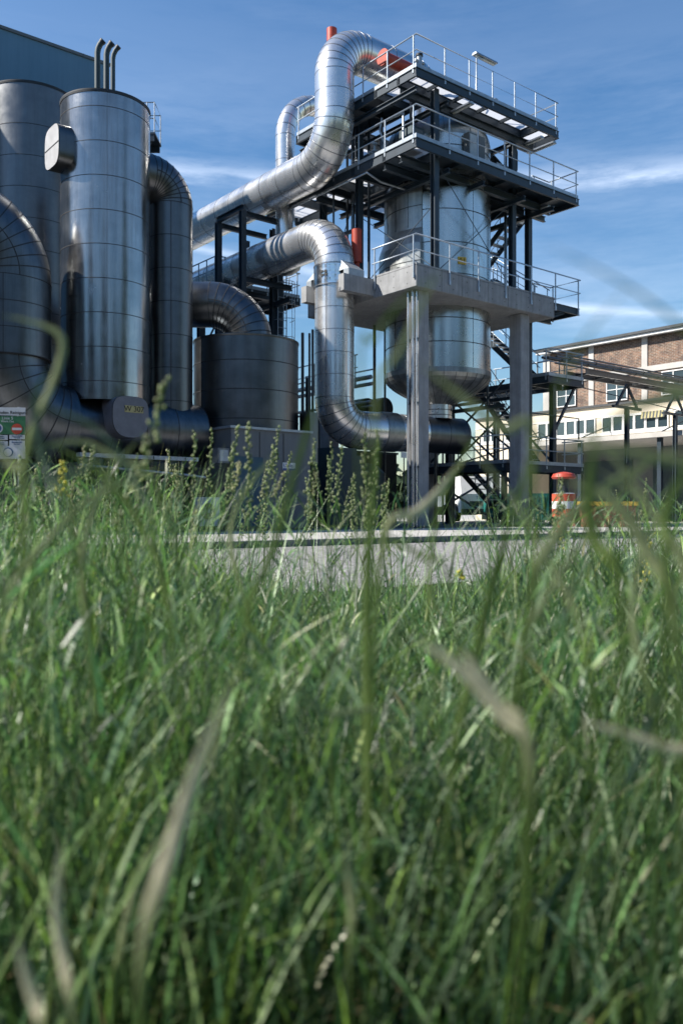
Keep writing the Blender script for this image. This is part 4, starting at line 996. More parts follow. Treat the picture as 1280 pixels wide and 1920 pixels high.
# ------------------------------------------------------------------ brick and cream building at right
bl=thing('brick_building','long brick building with pale concrete frame behind the pipe bridge','building',T(24,5,0.12))
UB=24.0; v0,v1=-14.0,13.7; zE=10.15
mb=MB(); mb.tbox(UB,UB+9,v0,v1,0.13,zE); mb.build('wall',M['brick'],bl)
mb=MB(); mb.tbox(UB-0.55,UB+9.5,v0-0.3,v1+0.35,zE+0.16,zE+0.30); mb.build('roof',M['roofdark'],bl)
mb=MB(); mb.tbox(UB-0.45,UB-0.1,v0-0.2,v1+0.25,zE+0.001,zE+0.155); mb.build('eave_fascia',M['frame'],bl)
mb=MB()
mb.tbox(UB-0.06,UB-0.001,v0,v1,8.25,8.55)
mb.tbox(UB-0.06,UB-0.001,v1-0.5,v1,0.13,8.249); mb.tbox(UB-0.06,UB-0.001,v1-0.5,v1,8.551,zE)
PIL=[10.3,6.9,3.5,0.1,-3.3]
for v in PIL:
    mb.tbox(UB-0.06,UB-0.001,v-0.17,v+0.17,5,8.249); mb.tbox(UB-0.06,UB-0.001,v-0.17,v+0.17,8.551,zE)
mb.build('concrete_frame',M['lintel'],bl)
def window(parent,u,vc,zc,w,h,nv=2,nh=2,fw=0.06,glass='glass_dark'):
    mb=MB(); mb.tbox(u-0.03,u-0.012,vc-w/2+0.01,vc+w/2-0.01,zc-h/2+0.01,zc+h/2-0.01); g=None
    f=MB(); f.tbox(u-0.07,u-0.031,vc-w/2,vc-w/2+fw,zc-h/2,zc+h/2); f.tbox(u-0.07,u-0.031,vc+w/2-fw,vc+w/2,zc-h/2,zc+h/2)
    f.tbox(u-0.07,u-0.031,vc-w/2+fw,vc+w/2-fw,zc+h/2-fw,zc+h/2); f.tbox(u-0.07,u-0.031,vc-w/2+fw,vc+w/2-fw,zc-h/2,zc-h/2+fw)
    for i in range(1,nv): v=vc-w/2+w*i/nv; f.tbox(u-0.065,u-0.031,v-fw*.4,v+fw*.4,zc-h/2+fw,zc+h/2-fw)
    for i in range(1,nh): z=zc-h/2+h*i/nh; f.tbox(u-0.062,u-0.031,vc-w/2+fw,vc+w/2-fw,z-fw*.35,z+fw*.35)
    fr=f.build('window',M['frame'],parent); mb.build('pane',M[glass],fr); return fr
for v in (12.0,8.6,5.2,1.8,-1.6): window(bl,UB-0.03,v,7.5,1.35,1.3,2,2)
t=thing('roof_vent','small dark roof vent at the far right of the brick roof','vent',T(26,4,zE+0.3))
mb=MB(); p=T(24.4,4.55,0); mb.tbox(24.2,24.6,4.0,4.5,zE+0.301,zE+0.9); mb.build('stack',M['roofdark'],t)
mb=MB(); mb.tbox(24.0,24.8,3.8,4.7,zE+0.9,zE+1.0); mb.build('cowl',M['galv'],t)
# annex
an=thing('cream_annex','low cream rendered annex with a ribbon of windows in front of the brick building','building',T(20,5,0.12))
UA=20.0; a0,a1=-12,15.6
mb=MB()
mb.tbox(UA,UA+3.93,a0,a1,4.3,6.05)
mb.tbox(UA,UA+3.93,11.6,a1,0.13,4.299)
mb.build('wall',M['cream'],an)
mb=MB(); mb.tbox(UA+2.5,UA+3.93,a0,11.59,0.13,4.299); mb.build('recessed_wall',M['greypanel'],an)
mb=MB(); mb.tbox(UA-0.12,UA+3.92,a0,a1+0.1,6.051,6.16); mb.build('roof',M['roofdark'],an)
mb=MB(); mb.tbox(UA-0.05,UA-0.002,a0,a1,4.55,4.68); mb.tbox(UA-0.03,UA-0.002,a0,a1,5.50,5.55); mb.build('string_course',M['frame'],an)
wv=14.6
grp=[(14.5,3),(9.9,6),(5.6,5),(1.0,6),(-3.8,6)]
for (vs0,nw) in ((15.0,2),(13.3,2),(11.0,6),(6.9,6),(2.9,6),(-1.2,6)):
    for i in range(nw):
        v=vs0-0.32-0.62*i
        window(an,UA-0.002,v,5.09,0.60,0.80,1,1 if i%2 else 1,0.05)
# ground floor window of the end bay
window(an,UA-0.002,14.1,2.7,1.0,0.9,2,1,0.07)
# striped blind
mb=MB()
for i in range(14): mb.add([T(UA-0.09,4.6-0.09*i*1.0,5.56),T(UA-0.09,4.6-0.09*(i+1),5.56),T(UA-0.17,4.6-0.09*(i+1),5.22),T(UA-0.17,4.6-0.09*i,5.22)],[(0,1,2,3)],i%2)
for i in range(14): mb.add([T(UA-0.085,4.6-0.09*i*1.0,5.56),T(UA-0.085,4.6-0.09*(i+1),5.56),T(UA-0.16,4.6-0.09*(i+1),5.22),T(UA-0.16,4.6-0.09*i,5.22)],[(3,2,1,0)],i%2)
mb.build('striped_awning',[M['yellowdull'],M['dark']],an)
mb=MB(); mb.tbox(UA-2.6,UA+2.49,a0,11.55,4.02,4.25); mb.build('canopy',M['lintel'],an)
mb=MB()
for v in (10.9,6.5,2.2,-2.0): mb=MB(); mb.tbox(UA-2.4,UA-2.2,v,v+0.2,0.13,4.019); mb.build('canopy_post',M['steel'],an); mb=MB(); mb.beam(T(UA-2.3,v,4.3),T(UA-0.1,v,5.0),0.05,0.05); mb.build('canopy_stay',M['steel'],an)
for v in (8.2,4.0,-0.2): mb=MB(); mb.tbox(UA+2.45,UA+2.498,v-1.5,v+1.5,0.13,3.4); mb.build('roller_door',M['darkteal'],an)
def offset(u,v): return T(u,v)
# white lorry
t=thing('white_lorry','white lorry seen head on through the tower base','lorry',T(9,17,0.12))
O=Vector(W(903,985,39.5)); O.z=0.126; fx=Vector((1,0,0)).normalized(); fy=Vector((-0.12,0.99,0)).normalized(); fx=fy.cross(UP)
def lp(x,y,z): return O+fx*x+fy*y+UP*z
def lbox(mb,x0,x1,y0,y1,z0,z1,m=0,top=0.0):
    mb.hexa([lp(x0,y0,z0),lp(x1,y0,z0),lp(x1,y1,z0),lp(x0,y1,z0),lp(x0,y0+top,z1),lp(x1,y0+top,z1),lp(x1,y1,z1),lp(x0,y1,z1)],m)
mb=MB(); lbox(mb,-1.0,1.0,0,1.9,0.45,1.32); lbox(mb,-0.97,0.97,0.02,1.88,1.322,2.15,0,0.28); mb.build('cab',M['white'],t)
mb=MB(); x=0.9; mb.add([lp(-x,0.06,1.38),lp(x,0.06,1.38),lp(x,0.28,2.05),lp(-x,0.28,2.05)],[(0,1,2,3)]); mb.build('windscreen',M['glass_dark'],t)
mb=MB(); lbox(mb,-1.0,1.0,-0.12,-0.002,0.35,0.62); mb.build('bumper',M['dark'],t)
mb=MB(); lbox(mb,-0.6,0.6,-0.03,-0.002,0.75,0.98); mb.build('grille',M['dark'],t)
for s in (-0.8,0.8):
    mb=MB(); mb.tube([lp(s,-0.04,0.82),lp(s,0.0,0.82)],0.11,16); mb.build('headlight',M['tube'],t)
    mb=MB(); mb.tube([lp(s*1.08,0.9,0.45),lp(s*1.34,0.9,0.45)],0.42,24); w_=mb.build('wheel',M['tyre'],t)
    mb=MB(); mb.tube([lp(s*1.30,0.9,0.45),lp(s*1.36,0.9,0.45)],0.2,16); mb.build('rim',M['galv'],w_)
mb=MB(); lbox(mb,-1.05,1.05,2.0,6.0,0.75,1.3); mb.build('flatbed',M['galv'],t)
text('TRANSPO',0.2,face_matrix(lp(0.15,-0.01,1.14),-fy),M['signblue'],t)
# green container and shed
def ybox(name,label,cat,px0,px1,py0,D,depth,m,parts):
    t=thing(name,label,cat,(W((px0+px1)/2,960,D).x,D,0.12)); x0=W(px0,960,D).x; x1=W(px1,960,D).x; z=W(0,py0,D).z; return t,x0,x1,z
t,x0,x1,z=ybox('green_container','dark green steel container right of the lorry behind the tower','container',916,1030,925,38,2.2,None,None)
mb=MB(); mb.hexa([(x0,38,0.25),(x1,38,0.25),(x1,40,0.25),(x0,40,0.25),(x0,38,z),(x1,38,z),(x1,40,z),(x0,40,z)])
for k in range(12): xx=x0+(x1-x0)*(k+0.5)/12; mb.hexa([(xx-.05,37.96,0.35),(xx+.05,37.96,0.35),(xx+.05,37.998,0.35),(xx-.05,37.998,0.35),(xx-.05,37.96,z-.1),(xx+.05,37.96,z-.1),(xx+.05,37.998,z-.1),(xx-.05,37.998,z-.1)])
mb.build('body',M['greenbox'],t)
mb=MB(); 
for xx in (x0+0.2,x1-0.4): mb.hexa([(xx,38.1,0.13),(xx+.2,38.1,0.13),(xx+.2,39.9,0.13),(xx,39.9,0.13),(xx,38.1,0.249),(xx+.2,38.1,0.249),(xx+.2,39.9,0.249),(xx,39.9,0.249)])
mb.build('skid',M['dark'],t)
# striped beacon drum
D=19.6; p=W(1056,960,D); t=thing('striped_bollard','red and white banded drum with a wide red cap, standing at the kerb','bollard',(p.x,D,0.12))
zz=lambda py:W(0,py,D).z
rr=21.5/FPX*D; c=(p.x,D,0)
mb=MB(); z0,za,zb,z1=zz(968),zz(954),zz(940),zz(926)
mb.lathe(c,[(0.0,z0-0.02),(rr*.9,z0-0.02),(rr,z0,0)],40,0); mb.lathe(c,[(rr,z0),(rr,za)],40,0); mb.lathe(c,[(rr,za),(rr,zb)],40,1); mb.lathe(c,[(rr,zb),(rr,z1)],40,0); mb.lathe(c,[(rr,z1),(rr*.8,z1+0.02),(0,z1+0.03)],40,2)
mb.build('drum',[mat('signal_red',(0.5,0.09,0.045),0.55,0,0.3,6,streak=0.3),M['white'],M['galv']],t)
mb=MB(); zc0,zc1=zz(898),zz(887); mb.lathe(c,[(0,zc0),(rr*.95,zc0),(rr*1.05,zc0+0.04),(rr*.9,zc1-0.02),(rr*.35,zc1+0.02),(0,zc1+0.03)],40,0); mb.build('cap',M['red'],t)
mb=MB(); mb.tube([Vector((p.x,D,z1)),Vector((p.x,D,zc0))],rr*.45,16); mb.build('neck',M['dark'],t)
mb=MB(); mb.tube([Vector((p.x-0.04,D,0.125)),Vector((p.x-0.04,D,z0))],0.10,14); mb.tube([Vector((p.x-0.04,D,0.125)),Vector((p.x-0.04,D,0.16))],0.2,20); mb.build('stem',M['red'],t)
# faded red skip with yellow rim
t,x0,x1,z=ybox('red_bin','low faded red bin with a yellow rim under the canopy','bin',1088,1193,948,27,1.6,None,None)
z0=0.13; zy=z-0.0
mb=MB(); mb.hexa([(x0+.1,27,z0),(x1-.1,27,z0),(x1-.1,28.4,z0),(x0+.1,28.4,z0),(x0,27,zy),(x1,27,zy),(x1,28.4,zy),(x0,28.4,zy)]); 
for k in range(1,4): xx=x0+(x1-x0)*k/4; mb.hexa([(xx-.03,26.96,z0+.05),(xx+.03,26.96,z0+.05),(xx+.03,26.998,z0+.05),(xx-.03,26.998,z0+.05),(xx-.03,26.96,zy-.03),(xx+.03,26.96,zy-.03),(xx+.03,26.998,zy-.03),(xx-.03,26.998,zy-.03)])
mb.build('body',M['rust'],t)
mb=MB(); mb.hexa([(x0-.04,26.95,zy),(x1+.04,26.95,zy),(x1+.04,28.45,zy),(x0-.04,28.45,zy),(x0-.04,26.95,zy+.13),(x1+.04,26.95,zy+.13),(x1+.04,28.45,zy+.13),(x0-.04,28.45,zy+.13)]); mb.build('rim',M['yellow'],t)
# ------------------------------------------------------------------ verge grass
def leafmat(name,trans=0.42,rough=0.38,spec=0.55):
    m=bpy.data.materials.new(name); m.use_nodes=True; t=m.node_tree; b=t.nodes['Principled BSDF']; o=t.nodes['Material Output']
    at=N(t,'ShaderNodeAttribute'); at.attribute_name='tone'
    L(t,at.outputs['Color'],b.inputs['Base Color']); b.inputs['Roughness'].default_value=rough; b.inputs['Specular IOR Level'].default_value=spec
    tr=N(t,'ShaderNodeBsdfTranslucent'); mm=N(t,'ShaderNodeVectorMath',operation='MULTIPLY'); mm.inputs[1].default_value=(1.25,1.45,0.95); L(t,at.outputs['Color'],mm.inputs[0]); L(t,mm.outputs[0],tr.inputs[0])
    mx=N(t,'ShaderNodeMixShader'); mx.inputs[0].default_value=trans; L(t,b.outputs[0],mx.inputs[1]); L(t,tr.outputs[0],mx.inputs[2]); L(t,mx.outputs[0],o.inputs[0]); return m
M['leaf']=leafmat('grass_leaf')
def pal(n):
    base=np.array([[0.078,0.132,0.052],[0.046,0.092,0.050],[0.115,0.16,0.045],[0.11,0.15,0.10],[0.24,0.28,0.19],[0.42,0.39,0.29],[0.20,0.17,0.09]])
    pr=np.array([0.30,0.22,0.16,0.17,0.11,0.025,0.012]); idx=rng.choice(len(base),n,p=pr/pr.sum())
    c=base[idx]*np.array([1.16,1.26,1.13])*np.clip(rng.lognormal(-0.12,0.5,(n,1)),0.35,2.6); return c
def strips(name,root,h,w,leanx,leany,curl,tone,seg=5,bend=1.6,mat_=None,twist=None,ob=True):
    """many tapering curved blades as one mesh. root (N,3)"""
    n=len(h); t=np.linspace(0,1,seg+1)
    ang=rng.uniform(0,2*PI,n); wx=np.cos(ang); wy=np.sin(ang)
    tt=t[None,:]
    bx=leanx[:,None]*tt**bend; by=leany[:,None]*tt**bend
    droop=curl[:,None]*tt**3
    z=h[:,None]*(tt-droop)
    px=root[:,0:1]+bx; py=root[:,1:2]+by; pz=root[:,2:3]+np.maximum(z,0.0)
    wid=w[:,None]*np.clip(1.15*(1-tt**2.2),0.04,1)*np.where(tt<0.12,0.7,1)*0.5
    tw=(twist[:,None]*tt) if twist is not None else 0
    cw=np.cos(ang[:,None]+tw); sw=np.sin(ang[:,None]+tw)
    V=np.empty((n,seg+1,2,3)); V[:,:,0,0]=px-cw*wid; V[:,:,0,1]=py-sw*wid; V[:,:,0,2]=pz; V[:,:,1,0]=px+cw*wid; V[:,:,1,1]=py+sw*wid; V[:,:,1,2]=pz
    V=V.reshape(-1,3); per=(seg+1)*2
    f=[]; 
    for i in range(seg): f.append([2*i,2*i+1,2*i+3,2*i+2])
    F=(np.array(f)[None]+(np.arange(n)*per)[:,None,None]).reshape(-1,4)
    C=np.repeat(tone,per,axis=0)
    me=bpy.data.meshes.new(name); me.vertices.add(len(V)); me.vertices.foreach_set('co',V.ravel()); me.loops.add(F.size); me.loops.foreach_set('vertex_index',F.ravel().astype(np.int32)); me.polygons.add(len(F)); me.polygons.foreach_set('loop_start',np.arange(0,F.size,4,dtype=np.int32)); me.polygons.foreach_set('use_smooth',np.ones(len(F),dtype=bool)); me.update(calc_edges=True)
    ca=me.color_attributes.new('tone','FLOAT_COLOR','POINT'); ca.data.foreach_set('color',np.concatenate([C,np.ones((len(C),1))],1).ravel())
    me.materials.append(mat_ or M['leaf']); 
    if not ob: return me
    o=bpy.data.objects.new(name,me); COL.objects.link(o); o['kind']='stuff'; return o
def vcoord(x,y): return (x-CX)*(-0.63)+(y-CY)*0.777
PX_=np.array([-400,0,100,200,300,400,550,700,850,920,1000,1100,1280,1700.]); PY_=np.array([930,940,950,965,1000,1045,1095,1115,1118,1070,1030,1010,1000,1000.])
def sector(n,d0,d1,half=0.56,power=1.0):
    # area-weighted-ish sample of the verge in front of the viewer
    u=rng.uniform(0,1,n); D=(d0**(2-power)+(d1**(2-power)-d0**(2-power))*u)**(1/(2-power)); a=rng.uniform(-half,half,n)
    return D*np.tan(a),D
def make_grass(name,n,d0,d1,hmul=1.0,wr=(0.0025,0.006),power=1.0,lean=0.5,trim=True,seg=5,hr=(0.45,1.0)):
    x,y=sector(n,d0,d1,power=power); ok=vcoord(x,y)<-13.85+rng.uniform(-0.25,0.1,n); x=x[ok]; y=y[ok]; n=len(x)
    px=640+x/y*FPX; top=np.interp(px,PX_,PY_)
    hm=CAMH-(top-960)/FPX*y
    clump=0.5+0.5*np.sin(x*5.1+1.3*np.sin(y*3.7))*np.sin(y*4.3+0.7*np.sin(x*6.1))
    hm=np.clip(hm,0.10,0.72)*(0.78+0.3*clump)
    h=hm*rng.uniform(hr[0],hr[1],n)*hmul
    w=rng.uniform(*wr,n); ln=rng.normal(0,1,(n,2))*lean*0.5*h[:,None]; ln[:,0]+=0.10*h
    curl=np.clip(rng.normal(0.12,0.14,n),0,0.5)
    return strips(name,np.stack([x,y,np.zeros(n)],1),h,w,ln[:,0],ln[:,1],curl,pal(n),seg=seg,twist=rng.normal(0,0.8,n))
make_grass('grass',12500,0.72,3.2,power=0.8,wr=(0.0022,0.0065),lean=0.5,hr=(0.35,1.0))
make_grass('grass',28000,3.0,10.5,power=0.6,wr=(0.003,0.007),lean=0.6,seg=4)
make_grass('grass',4200,0.7,4.5,power=0.9,hmul=0.6,wr=(0.004,0.009),lean=2.2,seg=5)
make_grass('grass',9000,3.0,10.0,power=0.7,hmul=0.7,wr=(0.006,0.012),lean=1.6,seg=4)
def leaflets(n,d0,d1,power):
    # short side leaves standing off the stems at every height
    x,y=sector(n,d0,d1,power=power); ok=vcoord(x,y)<-13.9; x=x[ok]; y=y[ok]; n=len(x)
    px=640+x/y*FPX; hm=np.clip(CAMH-(np.interp(px,PX_,PY_)-960)/FPX*y,0.1,0.7)
    z0=hm*rng.uniform(0.0,0.85,n); h=rng.uniform(0.03,0.12,n); a=rng.uniform(0,2*PI,n); l=rng.uniform(0.02,0.11,n)
    strips('grass',np.stack([x,y,z0],1),h,rng.uniform(0.0022,0.006,n),l*np.cos(a),l*np.sin(a),np.clip(rng.normal(0.15,0.3,n),0,0.9),pal(n)*1.1,seg=4,twist=rng.normal(0,1.2,n),bend=1.2)
leaflets(15000,0.8,3.5,0.8); leaflets(13000,3.0,9.0,0.6)
n=7000; x,y=sector(n,0.75,4.0,power=0.9); ok=vcoord(x,y)<-13.9; x=x[ok];y=y[ok];n=len(x); a=rng.uniform(0,2*PI,n); l=rng.uniform(0.05,0.2,n)
strips('dry_thatch',np.stack([x,y,rng.uniform(0,0.12,n)],1),rng.uniform(0.005,0.05,n),rng.uniform(0.002,0.005,n),l*np.cos(a),l*np.sin(a),np.zeros(n),np.array([0.30,0.22,0.12])*rng.uniform(.4,1.3,(n,1)),seg=3,twist=rng.normal(0,.8,n))
def broad(n,d0,d1):
    x,y=sector(n,d0,d1,power=0.9); ok=vcoord(x,y)<-13.9; x=x[ok];y=y[ok];n=len(x); k=9; x=np.repeat(x,k);y=np.repeat(y,k); hz=np.repeat(rng.uniform(0.03,0.22,n),k)*rng.uniform(0.5,1.2,n*k); a=rng.uniform(0,2*PI,n*k); l=rng.uniform(0.03,0.07,n*k)
    tone=np.repeat(np.array([[0.06,0.12,0.05]])*rng.uniform(.7,1.6,(n,1)),k,axis=0)
    strips('broad_weeds',np.stack([x+rng.normal(0,.012,n*k),y+rng.normal(0,.012,n*k),hz],1),rng.uniform(0.0,0.03,n*k),rng.uniform(0.012,0.024,n*k),l*np.cos(a),l*np.sin(a),rng.uniform(0,.8,n*k),tone,seg=5,twist=rng.normal(0,.3,n*k),bend=1.0)
broad(420,0.9,5.0)
# weeds along the kerb foot and road edge
n=1400; u_=rng.uniform(-14,30,n)+rng.normal(0,0.2,n); u_=np.round(u_/1.7)*1.7+rng.normal(0,0.35,n); xx=CX+0.777*u_+0.63*6.93; yy=CY+0.63*u_-0.777*6.93
strips('grass',np.stack([xx,yy,np.zeros(n)],1),rng.uniform(0.04,0.2,n),rng.uniform(0.006,0.012,n),rng.normal(0,.05,n),rng.normal(0,.05,n)-0.03,np.clip(rng.normal(.15,.1,n),0,.5),pal(n),seg=3)
def leaf_tops():
    for n,pxr,topr in ((900,(-60,340),(880,1010)),(420,(300,760),(930,1080)),(90,(740,940),(980,1080)),(700,(920,1340),(930,1050))):
        px=rng.uniform(pxr[0],pxr[1],n); y=rng.uniform(1.5,4.5,n); x=(px-640)/FPX*y; top=rng.uniform(topr[0],topr[1],n); z0=CAMH-(top-960)/FPX*y-0.03
        a=rng.uniform(0,2*PI,n); l=rng.uniform(0.02,0.10,n); strips('grass',np.stack([x,y,z0],1),rng.uniform(0.01,0.09,n),rng.uniform(0.003,0.006,n),l*np.cos(a),l*np.sin(a),np.clip(rng.normal(0.15,0.3,n),0,0.9),pal(n)*1.15,seg=4,twist=rng.normal(0,1.2,n),bend=1.2)
# seedy upright tips rising above the rest, sparse
def sparse(n,d0,d1,pxr,topr,name='tall_grass'):
    px=rng.uniform(pxr[0],pxr[1],n); y=rng.uniform(d0,d1,n); x=(px-640)/FPX*y; top=rng.uniform(topr[0],topr[1],n)
    h=CAMH-(top-960)/FPX*y; ln=rng.normal(0,0.27,(n,2))*h[:,None]
    o=strips(name,np.stack([x,y,np.zeros(n)],1),h,rng.uniform(0.0018,0.0055,n),ln[:,0],ln[:,1],np.clip(rng.normal(0.03,0.05,n),0,0.3),pal(n)*1.15,seg=7,twist=rng.normal(0,0.6,n)); return o
sparse(1500,1.3,4.6,(-60,360),(825,1010)); sparse(420,1.5,5.0,(300,760),(865,1080)); sparse(90,1.5,4.8,(740,960),(900,1080)); sparse(520,1.8,6.0,(900,1340),(880,1050)); leaf_tops()

def blade_path(px_pts, D, wpx, c0, c1, name='grass', D2=None, n=44):
    """one wide blade close to the lens, rooted in the ground; c0 colour at the root, c1 at the tip"""
    P=[W(x,y,D+((D2-D)*k/(len(px_pts)-1) if D2 else 0)) for k,(x,y) in enumerate(px_pts)]
    d=P[0]-P[1]; 
    root=Vector((P[0].x+d.x*0.9+0.03*math.sin(P[0].x*40),P[0].y+0.12,0.0)); P=[root]+P
    pts=[]
    for k in range(n+1):     # Catmull-Rom
        t=k/n*(len(P)-1); i=min(int(t),len(P)-2); f=t-i
        p0=P[max(i-1,0)]; p1=P[i]; p2=P[i+1]; p3=P[min(i+2,len(P)-1)]
        pts.append(0.5*((2*p1)+(p2-p0)*f+(2*p0-5*p1+4*p2-p3)*f*f+(3*p1-p0-3*p2+p3)*f**3))
    for it in range(26):
        pts=[pts[0]]+[(pts[k-1]+pts[k]*2+pts[k+1])/4 for k in range(1,n)]+[pts[n]]
    w=wpx/FPX*D*(0.8 if c1==STR else 0.62); vs=[]; cs=[]
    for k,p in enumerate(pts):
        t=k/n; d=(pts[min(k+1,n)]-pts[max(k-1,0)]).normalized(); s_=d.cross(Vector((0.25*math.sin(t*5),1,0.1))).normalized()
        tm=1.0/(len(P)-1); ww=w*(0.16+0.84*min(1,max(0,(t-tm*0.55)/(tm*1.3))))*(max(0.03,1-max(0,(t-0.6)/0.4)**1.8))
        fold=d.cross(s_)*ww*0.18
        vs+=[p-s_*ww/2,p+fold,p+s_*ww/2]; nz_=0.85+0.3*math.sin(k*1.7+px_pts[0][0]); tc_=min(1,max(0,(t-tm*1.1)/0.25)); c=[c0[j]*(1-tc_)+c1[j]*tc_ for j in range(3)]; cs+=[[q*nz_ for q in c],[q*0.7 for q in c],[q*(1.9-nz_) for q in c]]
    fs=[]
    for k in range(n):
        b=3*k; fs+=[(b,b+1,b+4,b+3),(b+1,b+2,b+5,b+4)]
    return vs,fs,cs
GRN=(0.14,0.21,0.06); GR2=(0.19,0.27,0.08); PAL=(0.36,0.40,0.22); STR=(0.80,0.72,0.54); BLU=(0.10,0.16,0.12)
NB=[([(250,1900),(310,1640),(370,1440),(440,1270)],.42,40,GRN,STR),([(1010,1500),(955,1370),(880,1265),(775,1195)],.46,32,GRN,STR),
([(1000,1460),(945,1350),(900,1270),(862,1212)],.48,34,GRN,STR),([(1400,1480),(1280,1420),(1180,1378),(1085,1352)],.5,26,GRN,STR),([(90,2000),(75,1905),(50,1830),(32,1755)],.42,30,GRN,STR),
([(150,1960),(125,1830),(104,1700),(118,1570)],.48,28,GR2,STR),([(845,1450),(880,1290),(930,1060),(1000,835)],.62,30,GR2,GRN),([(690,1650),(688,1300),(690,1000),(715,790)],.72,26,GR2,GR2),
([(690,860),(735,700),(775,600),(822,508)],.5,18,GR2,PAL),([(670,760),(690,670),(735,580),(835,505)],.44,13,GRN,GR2),([(1010,900),(960,830),(880,755),(785,682)],.46,26,GRN,PAL),
([(1560,1100),(1420,780),(1270,600),(1140,515),(1015,455)],.36,12,GRN,GRN),([(950,1150),(990,900),(1050,710),(1115,605),(1190,525)],.36,10,GRN,GR2),([(20,960),(70,800),(110,690),(124,635),(90,610),(0,590)],.62,22,GR2,PAL),
([(440,1250),(500,1080),(560,860),(598,735)],.6,22,GR2,GRN),([(1500,800),(1330,740),(1180,765),(1055,860)],.42,34,PAL,PAL),([(1500,1000),(1330,890),(1180,845),(1040,838)],.4,34,GRN,PAL),([(1500,900),(1400,800),(1300,740),(1190,700)],.45,30,PAL,PAL),([(1300,1300),(1290,1100),(1230,960),(1120,880)],.6,22,GR2,PAL),
([(1120,1350),(1060,1120),(960,930),(845,800)],.55,16,GR2,PAL),([(960,1300),(1010,1150),(1100,1000),(1230,850)],.6,18,GRN,PAL),([(1350,1250),(1240,1000),(1170,880),(1090,800)],.5,18,GR2,PAL),([(820,1300),(800,1080),(840,900),(935,760)],.65,14,GR2,GR2),
([(180,1300),(150,1100),(180,930),(262,820)],.7,18,GR2,PAL),([(-20,1250),(60,1060),(170,930),(330,870)],.65,18,GRN,PAL),([(330,1250),(300,1060),(210,900),(90,830)],.75,16,GR2,GR2),([(480,1200),(430,1040),(450,930),(520,850)],.9,16,GR2,PAL),([(1240,1400),(1180,1200),(1210,1000),(1290,900)],.6,20,GR2,PAL),
([(700,1060),(765,980),(830,915),(882,838)],.7,22,GR2,STR),([(210,1900),(225,1780),(265,1620),(345,1535),(425,1505)],.7,24,GR2,PAL),([(655,1850),(660,1700),(652,1620),(655,1540)],.6,24,GRN,PAL),
([(60,1000),(30,900),(-10,820),(-40,780)],.5,26,GR2,PAL),([(230,960),(160,900),(60,900),(-20,960)],.55,20,GR2,BLU),([(160,1050),(100,930),(60,760),(95,690)],.55,24,GRN,BLU),
([(1180,1200),(1120,1050),(1100,930),(1120,800)],.46,40,GRN,GR2),([(1280,1250),(1230,1080),(1160,940),(1050,900)],.5,40,GR2,PAL),([(980,1200),(1020,1050),(1100,930),(1290,830)],.52,34,GRN,PAL),
([(1250,1150),(1240,1020),(1260,920),(1300,860)],.45,36,GRN,GR2),([(860,1150),(800,1060),(740,1010),(650,1005)],.6,16,GRN,GR2),([(1000,1800),(1020,1700),(1100,1610),(1170,1640)],.75,18,GR2,BLU),
([(720,1500),(740,1460),(770,1440),(800,1430)],.8,18,GR2,PAL),([(500,1300),(590,1345),(680,1330),(760,1322)],.6,22,GRN,PAL),([(1100,1560),(1180,1480),(1230,1300),(1280,1230)],.6,24,GRN,BLU),
([(300,1080),(280,960),(190,800),(60,760)],.58,18,GRN,BLU),([(340,1000),(230,880),(150,820),(20,860)],.62,16,GR2,PAL)]
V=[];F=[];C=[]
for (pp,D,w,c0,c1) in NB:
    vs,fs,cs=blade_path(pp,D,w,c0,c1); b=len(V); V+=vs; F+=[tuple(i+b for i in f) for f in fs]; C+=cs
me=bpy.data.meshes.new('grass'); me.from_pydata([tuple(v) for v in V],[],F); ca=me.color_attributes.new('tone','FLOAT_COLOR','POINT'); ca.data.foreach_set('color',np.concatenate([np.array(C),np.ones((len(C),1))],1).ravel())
me.polygons.foreach_set('use_smooth',[True]*len(F)); me.materials.append(M['leaf']); o=bpy.data.objects.new('grass',me); COL.objects.link(o); o['kind']='stuff'

